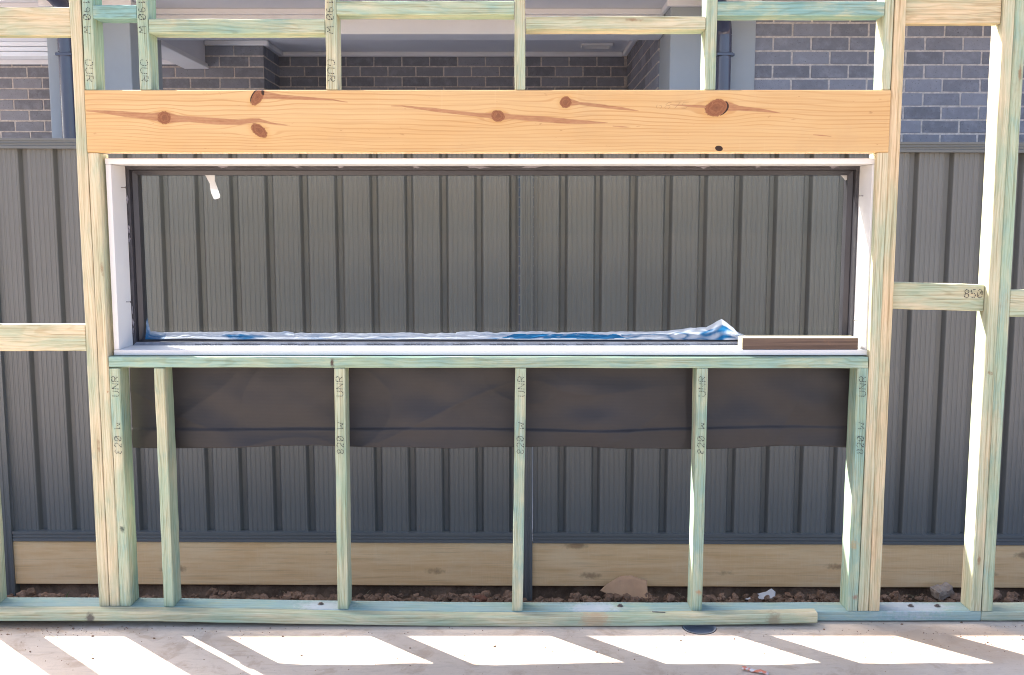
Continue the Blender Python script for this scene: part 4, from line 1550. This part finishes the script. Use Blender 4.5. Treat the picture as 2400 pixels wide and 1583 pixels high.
# dark membrane hanging under the window
def build_membrane():
    nx, nz = 420, 84
    x0, x1 = -1.292, 1.128
    zt = 0.886
    V, F = [], []
    for j in range(nz + 1):
        t = j / nz
        for i in range(nx + 1):
            x = x0 + (x1 - x0) * i / nx
            zb = 0.571 + 0.011 * noise.noise(Vector((x * 2.3, 0, 0.3))) - 0.008 * max(0.0, -x - 0.85) + 0.0025 * noise.noise(Vector((x * 7, 0, 5)))
            z = zt + (zb - zt) * t
            p = Vector((x * 3.0 + z * 1.1, z * 5.0, 0.0))
            bulge = 0.015 * noise.noise(p) + 0.007 * noise.noise(p * 2.1 + Vector((4, 1, 0)))
            # a few sharp creases running off at angles
            for q, ang, am in ((0.8, 0.5, 0.004), (1.0, -0.7, 0.003)):
                uu = x * math.cos(ang) + z * math.sin(ang)
                r_ = 1.0 - abs(noise.noise(Vector((uu * 2.4 * q, (z - x * 0.1) * 3.0 * q, 7.7 * q))))
                bulge -= am * r_ ** 16
            # hem folded up along the lower third
            zz = z - 0.636 - 0.012 * noise.noise(Vector((x * 1.7, 5.7, 1)))
            bulge -= 0.007 * max(0.0, min(1.0, -zz / 0.004)) * (0.7 + 0.6 * noise.noise(Vector((x * 1.3, 2.0, 3))))
            bulge += -0.007 * math.exp(-((x - 0.27) / 0.07) ** 2 - ((z - 0.655) / 0.035) ** 2)
            sag = min(1.0, t * 3.0)
            V.append((x + 0.004 * noise.noise(Vector((z * 8, 0, x0 if i < 5 else 1))) * (1 if i in (0, nx) else 0), 0.121 + bulge * sag - 0.012 * t, z))
    for j in range(nz):
        for i in range(nx):
            a = j * (nx + 1) + i
            F.append([a, a + nx + 1, a + nx + 2, a + 1])
    o = mesh_obj('membrane_flap', V, F, M['membrane'], None, (0, 0, 0), True)
    s = o.modifiers.new('thick', 'SOLIDIFY')
    s.thickness = 0.0008
    return o


tag(build_membrane(), 'black woven damp membrane hanging below the window behind the studs', 'membrane')


# ------------------------------------------------------------------ small things
def rock(name, loc, r, sq, seed, mat, label, cat, rz=0.0, sub=3, jag=0.4):
    vs, fs = lump(r, seed, sq, jag, sub)
    o = mesh_obj(name, vs, fs, mat, None, loc)
    o.rotation_euler = (0, 0, rz)
    tag(o, label, cat)
    return o


# boxy broken stone near the right end, flat white scrap, brick chip
def chunk():
    bm = bmesh.new()
    bmesh.ops.create_cube(bm, size=1.0)
    bmesh.ops.subdivide_edges(bm, edges=list(bm.edges), cuts=9, use_grid_fill=True)
    for v in bm.verts:
        v.co = Vector((v.co.x * 0.088, v.co.y * 0.06, v.co.z * 0.044)) * (1 - 0.12 * v.co.length)
        v.co += Vector((noise.noise(v.co * 130), noise.noise(v.co * 130 + Vector((5, 0, 0))), noise.noise(v.co * 130 + Vector((0, 5, 0))))) * 0.0025
        v.co += Vector((noise.noise(v.co * 40), noise.noise(v.co * 40 + Vector((5, 0, 0))), noise.noise(v.co * 40 + Vector((0, 5, 0))))) * 0.007
    bm.verts.index_update()
    vs = [v.co.copy() for v in bm.verts]
    fs = [[v.index for v in f.verts] for f in bm.faces]
    bm.free()
    o = mesh_obj('broken_stone', vs, fs, M['stone'], None, (1.885, 1.045, -0.293))
    o.rotation_euler = (0.1, -0.18, 0.25)
    return o


tag(chunk(), 'pale broken stone block on the soil beside the right stud', 'stone')
rock('brick_chip', (-0.155, 1.03, -0.322), 0.030, (1.1, 0.7, 0.62), 3.3, M['brickbit'], 'reddish brick chip in the soil left of the middle fence post', 'stone')
rock('earth_clod', (-0.02, 1.035, -0.315), 0.034, (1.0, 0.8, 0.8), 8.1, M['clod'], 'large brown clod hard against the foot of the middle fence post', 'clod')
rock('earth_clod', (-0.315, 1.03, -0.32), 0.026, (1.2, 0.8, 0.8), 5.4, M['clod'], 'brown clod in the soil left of the reddish brick chip', 'clod')
rock('earth_clod', (2.09, 1.04, -0.312), 0.046, (1.1, 0.9, 0.8), 2.7, M['clod'], 'big brown clod in the soil at the right edge', 'clod')
rock('pale_pebble', (0.125, 1.01, -0.338), 0.017, (1.2, 0.9, 0.9), 1.9, M['stone'], 'small pale pebble right of the middle fence post', 'stone')
rock('pale_pebble', (0.790, 1.045, -0.315), 0.011, (1.0, 0.9, 0.8), 6.6, M['stone'], 'small pale pebble in the soil right of the cardboard scrap', 'stone')


def sheet(name, outline, loc, mat, label, cat, lift, thick=0.0015):
    n = len(outline)
    V = [(x, y, lift(x, y)) for x, y in outline]
    cx = sum(v[0] for v in V) / n
    cy = sum(v[1] for v in V) / n
    bm = bmesh.new()
    vs = [bm.verts.new(v) for v in V]
    bm.faces.new(vs)
    bmesh.ops.triangulate(bm, faces=list(bm.faces))
    bmesh.ops.subdivide_edges(bm, edges=list(bm.edges), cuts=5, use_grid_fill=True)
    for v in bm.verts:
        v.co.z = lift(v.co.x, v.co.y)
    bm.verts.index_update()
    vv = [v.co.copy() for v in bm.verts]
    ff = [[v.index for v in f.verts] for f in bm.faces]
    bm.free()
    o = mesh_obj(name, vv, ff, mat, None, loc, True)
    s = o.modifiers.new('thick', 'SOLIDIFY')
    s.thickness = thick
    tag(o, label, cat)
    return o


# curled cardboard leaning up against the plinth
def cardboard():
    outline = [(0.372, -0.288), (0.398, -0.268), (0.43, -0.255), (0.470, -0.243), (0.52, -0.239), (0.560, -0.252), (0.585, -0.256), (0.588, -0.36), (0.47, -0.36), (0.43, -0.325), (0.40, -0.300)]
    cx, cz = 0.48, -0.30
    bm = bmesh.new()
    vs = [bm.verts.new((x - cx, 0, z - cz)) for x, z in outline]
    bm.faces.new(vs)
    bmesh.ops.triangulate(bm, faces=list(bm.faces))
    bmesh.ops.subdivide_edges(bm, edges=list(bm.edges), cuts=6, use_grid_fill=True)
    for v in bm.verts:
        x, z = v.co.x, v.co.z
        curl = max(0.0, -x - 0.005) / 0.105
        v.co.y = 0.65 * (z + 0.06) - 0.06 * curl ** 1.5 + 0.004 * math.sin(x * 40 + z * 25)
        v.co.z += 0.012 * curl * curl
    bm.verts.index_update()
    vv = [v.co.copy() for v in bm.verts]
    ff = [[v.index for v in f.verts] for f in bm.faces]
    bm.free()
    o = mesh_obj('cardboard_scrap', vv, ff, M['card'], None, (cx, 1.02, cz), True)
    sm = o.modifiers.new('thick', 'SOLIDIFY')
    sm.thickness = 0.002
    tag(o, 'curled scrap of brown cardboard leaning on the plinth board', 'cardboard')


cardboard()
sheet('paper_scrap', [(-0.07, -0.012), (-0.03, -0.02), (0.06, -0.02), (0.07, 0.01), (0.055, 0.025), (0.03, 0.012), (-0.01, 0.008)], (1.075, 1.02, -0.312), M['paper'],
      'torn white paper scrap on the soil left of the right studs', 'paper', lambda x, y: 0.02 * math.sin(x * 30) * 0.3 + 0.6 * y + 0.012)


# paper straw on the slab, nail on the strip
def rod(name, a, b, r, mat, label, cat, N=10, parent=None, wavy=1.0):
    a, b = Vector(a), Vector(b)
    mid = (a + b) / 2
    d = (b - a).normalized()
    u = d.cross(Vector((0, 0, 1))).normalized()
    w_ = d.cross(u)
    V, F = [], []
    st = 10
    for i in range(st + 1):
        p = a.lerp(b, i / st) - mid + Vector((0, 0, wavy * 0.0015 * math.sin(i * 1.1)))
        rr = r * (1 + wavy * 0.18 * math.sin(i * 2.1))
        for k in range(N):
            an = 2 * math.pi * k / N
            V.append(p + (u * math.cos(an) + w_ * math.sin(an) * 0.7) * rr)
    for i in range(st):
        for k in range(N):
            j = (k + 1) % N
            F.append([i * N + k, i * N + j, (i + 1) * N + j, (i + 1) * N + k])
    F.append(list(range(N))[::-1])
    F.append([st * N + k for k in range(N)])
    o = mesh_obj(name, V, F, mat, parent, mid, True)
    if label:
        tag(o, label, cat)
    return o


def mat_wrapper():
    nt = NT('printed_wrapper')
    v = nt.coords(False)
    n = nt.noise(scaled(nt, v, (60, 60, 60)), 1.0, 3, 0.6)
    col = nt.mix(nt.ramp(n, 0.48, 0.6), (0.62, 0.58, 0.56), (0.62, 0.20, 0.12))
    return nt.done(col, 0.5, 0.3)


rod('paper_wrapper', (0.676, -0.357, 0.007), (0.745, -0.392, 0.007), 0.0065, mat_wrapper(), 'crumpled white and red wrapper on the slab at the bottom edge', 'wrapper')
rod('loose_nail', (0.455, -0.012, 0.0415), (0.498, -0.016, 0.0408), 0.0018, M['nail'], 'small rusty nail lying on the wall plate beside the fourth stud', 'nail', wavy=0.0)


# bolts holding the plate down, with pale dust around them
def bolt(x, y):
    z = on_plate(x) - 0.0005
    V, F = [], []
    N = 6
    for (r, h) in ((0.011, 0.0), (0.011, 0.0012), (0.006, 0.0012), (0.006, 0.006), (0.0005, 0.007)):
        for k in range(N):
            a = 2 * math.pi * k / N
            V.append((r * math.cos(a), r * math.sin(a), h))
    for s in range(4):
        for k in range(N):
            j = (k + 1) % N
            F.append([s * N + k, s * N + j, (s + 1) * N + j, (s + 1) * N + k])
    o = mesh_obj('anchor_bolt', V, F, M['nail'])
    place(o, bp, (x, y, z))
    return o


for x in (-0.655, 0.355, 1.335, 1.425):
    bolt(x, 0.045)


# crumbs of dirt on the slab
def build_crumbs():
    rnd = random.Random(21)
    V, F = [], []
    for k in range(760):
        x = rnd.uniform(-1.9, 1.9)
        y = -abs(rnd.gauss(0, 0.22)) - 0.045
        if k < 300:
            x, y = rnd.gauss(-1.75, 0.28), -rnd.uniform(0.035, 0.085) * rnd.uniform(0.6, 1.6)
        elif k < 420:
            x, y = rnd.gauss(1.45, 0.3), -rnd.uniform(0.0, 0.3)
        if y < -0.8 or (x - HX) ** 2 + (y - HY) ** 2 < (HR + 0.01) ** 2:
            continue
        r = rnd.uniform(0.0006, 0.0022) if rnd.random() < 0.93 else rnd.uniform(0.003, 0.005)
        vs, fs = lump(r, k * 0.61, (1, rnd.uniform(.5, 1), 0.6), 0.5, 1)
        n = len(V)
        V += [v + Vector((x, y, r * 0.35)) for v in vs]
        F += [[i + n for i in f] for f in fs]
    return mesh_obj('dirt_crumbs', V, F, M['clod'])


tag(build_crumbs(), 'scattered dirt crumbs on the concrete floor', None, kind='stuff')


# dry grass roots and one green blade in the soil
def build_straws():
    rnd = random.Random(9)
    V, F = [], []
    spots = [(-0.60, 8), (-0.12, 7), (0.25, 7), (0.80, 14), (0.95, 10), (1.20, 8), (1.6, 12), (1.75, 10), (-1.0, 5)]
    for (sx, n_) in spots:
        for k in range(n_):
            p = Vector((sx + rnd.gauss(0, 0.06), rnd.uniform(1.0, 1.09), -0.325))
            d = Vector((rnd.uniform(-1, 1), rnd.uniform(-0.6, 0.3), rnd.uniform(0.1, 0.9))).normalized()
            L = rnd.uniform(0.02, 0.06)
            m = len(V)
            for i in range(5):
                t = i / 4
                q = p + d * (L * t) + Vector((0, 0, -0.5 * L * t * t))
                wd = 0.0009 * (1 - 0.6 * t)
                V += [q + Vector((-wd, 0, 0)), q + Vector((wd, 0, 0)), q + Vector((0, 0, wd * 1.6))]
            for i in range(4):
                a = m + 3 * i
                for u in range(3):
                    v_ = (u + 1) % 3
                    F.append([a + u, a + v_, a + 3 + v_, a + 3 + u])
    return mesh_obj('dry_roots', V, F, M['straw'])


tag(build_straws(), 'dry pale roots and straw in the soil', None, kind='stuff')


def blade():
    V, F = [], []
    for i in range(6):
        t = i / 5
        wd = 0.0028 * (1 - t) + 0.0003
        V += [(0.022 * t * t - wd, 0, 0.05 * t), (0.022 * t * t + wd, 0, 0.05 * t), (0.022 * t * t, -0.001, 0.05 * t)]
    for i in range(5):
        a = 3 * i
        for u in range(3):
            v_ = (u + 1) % 3
            F.append([a + u, a + v_, a + 3 + v_, a + 3 + u])
    o = mesh_obj('grass_blade', V, F, M['leaf'], None, (-1.975, 1.03, -0.33))
    tag(o, 'single green grass blade in the soil near the left edge', 'grass')


blade()
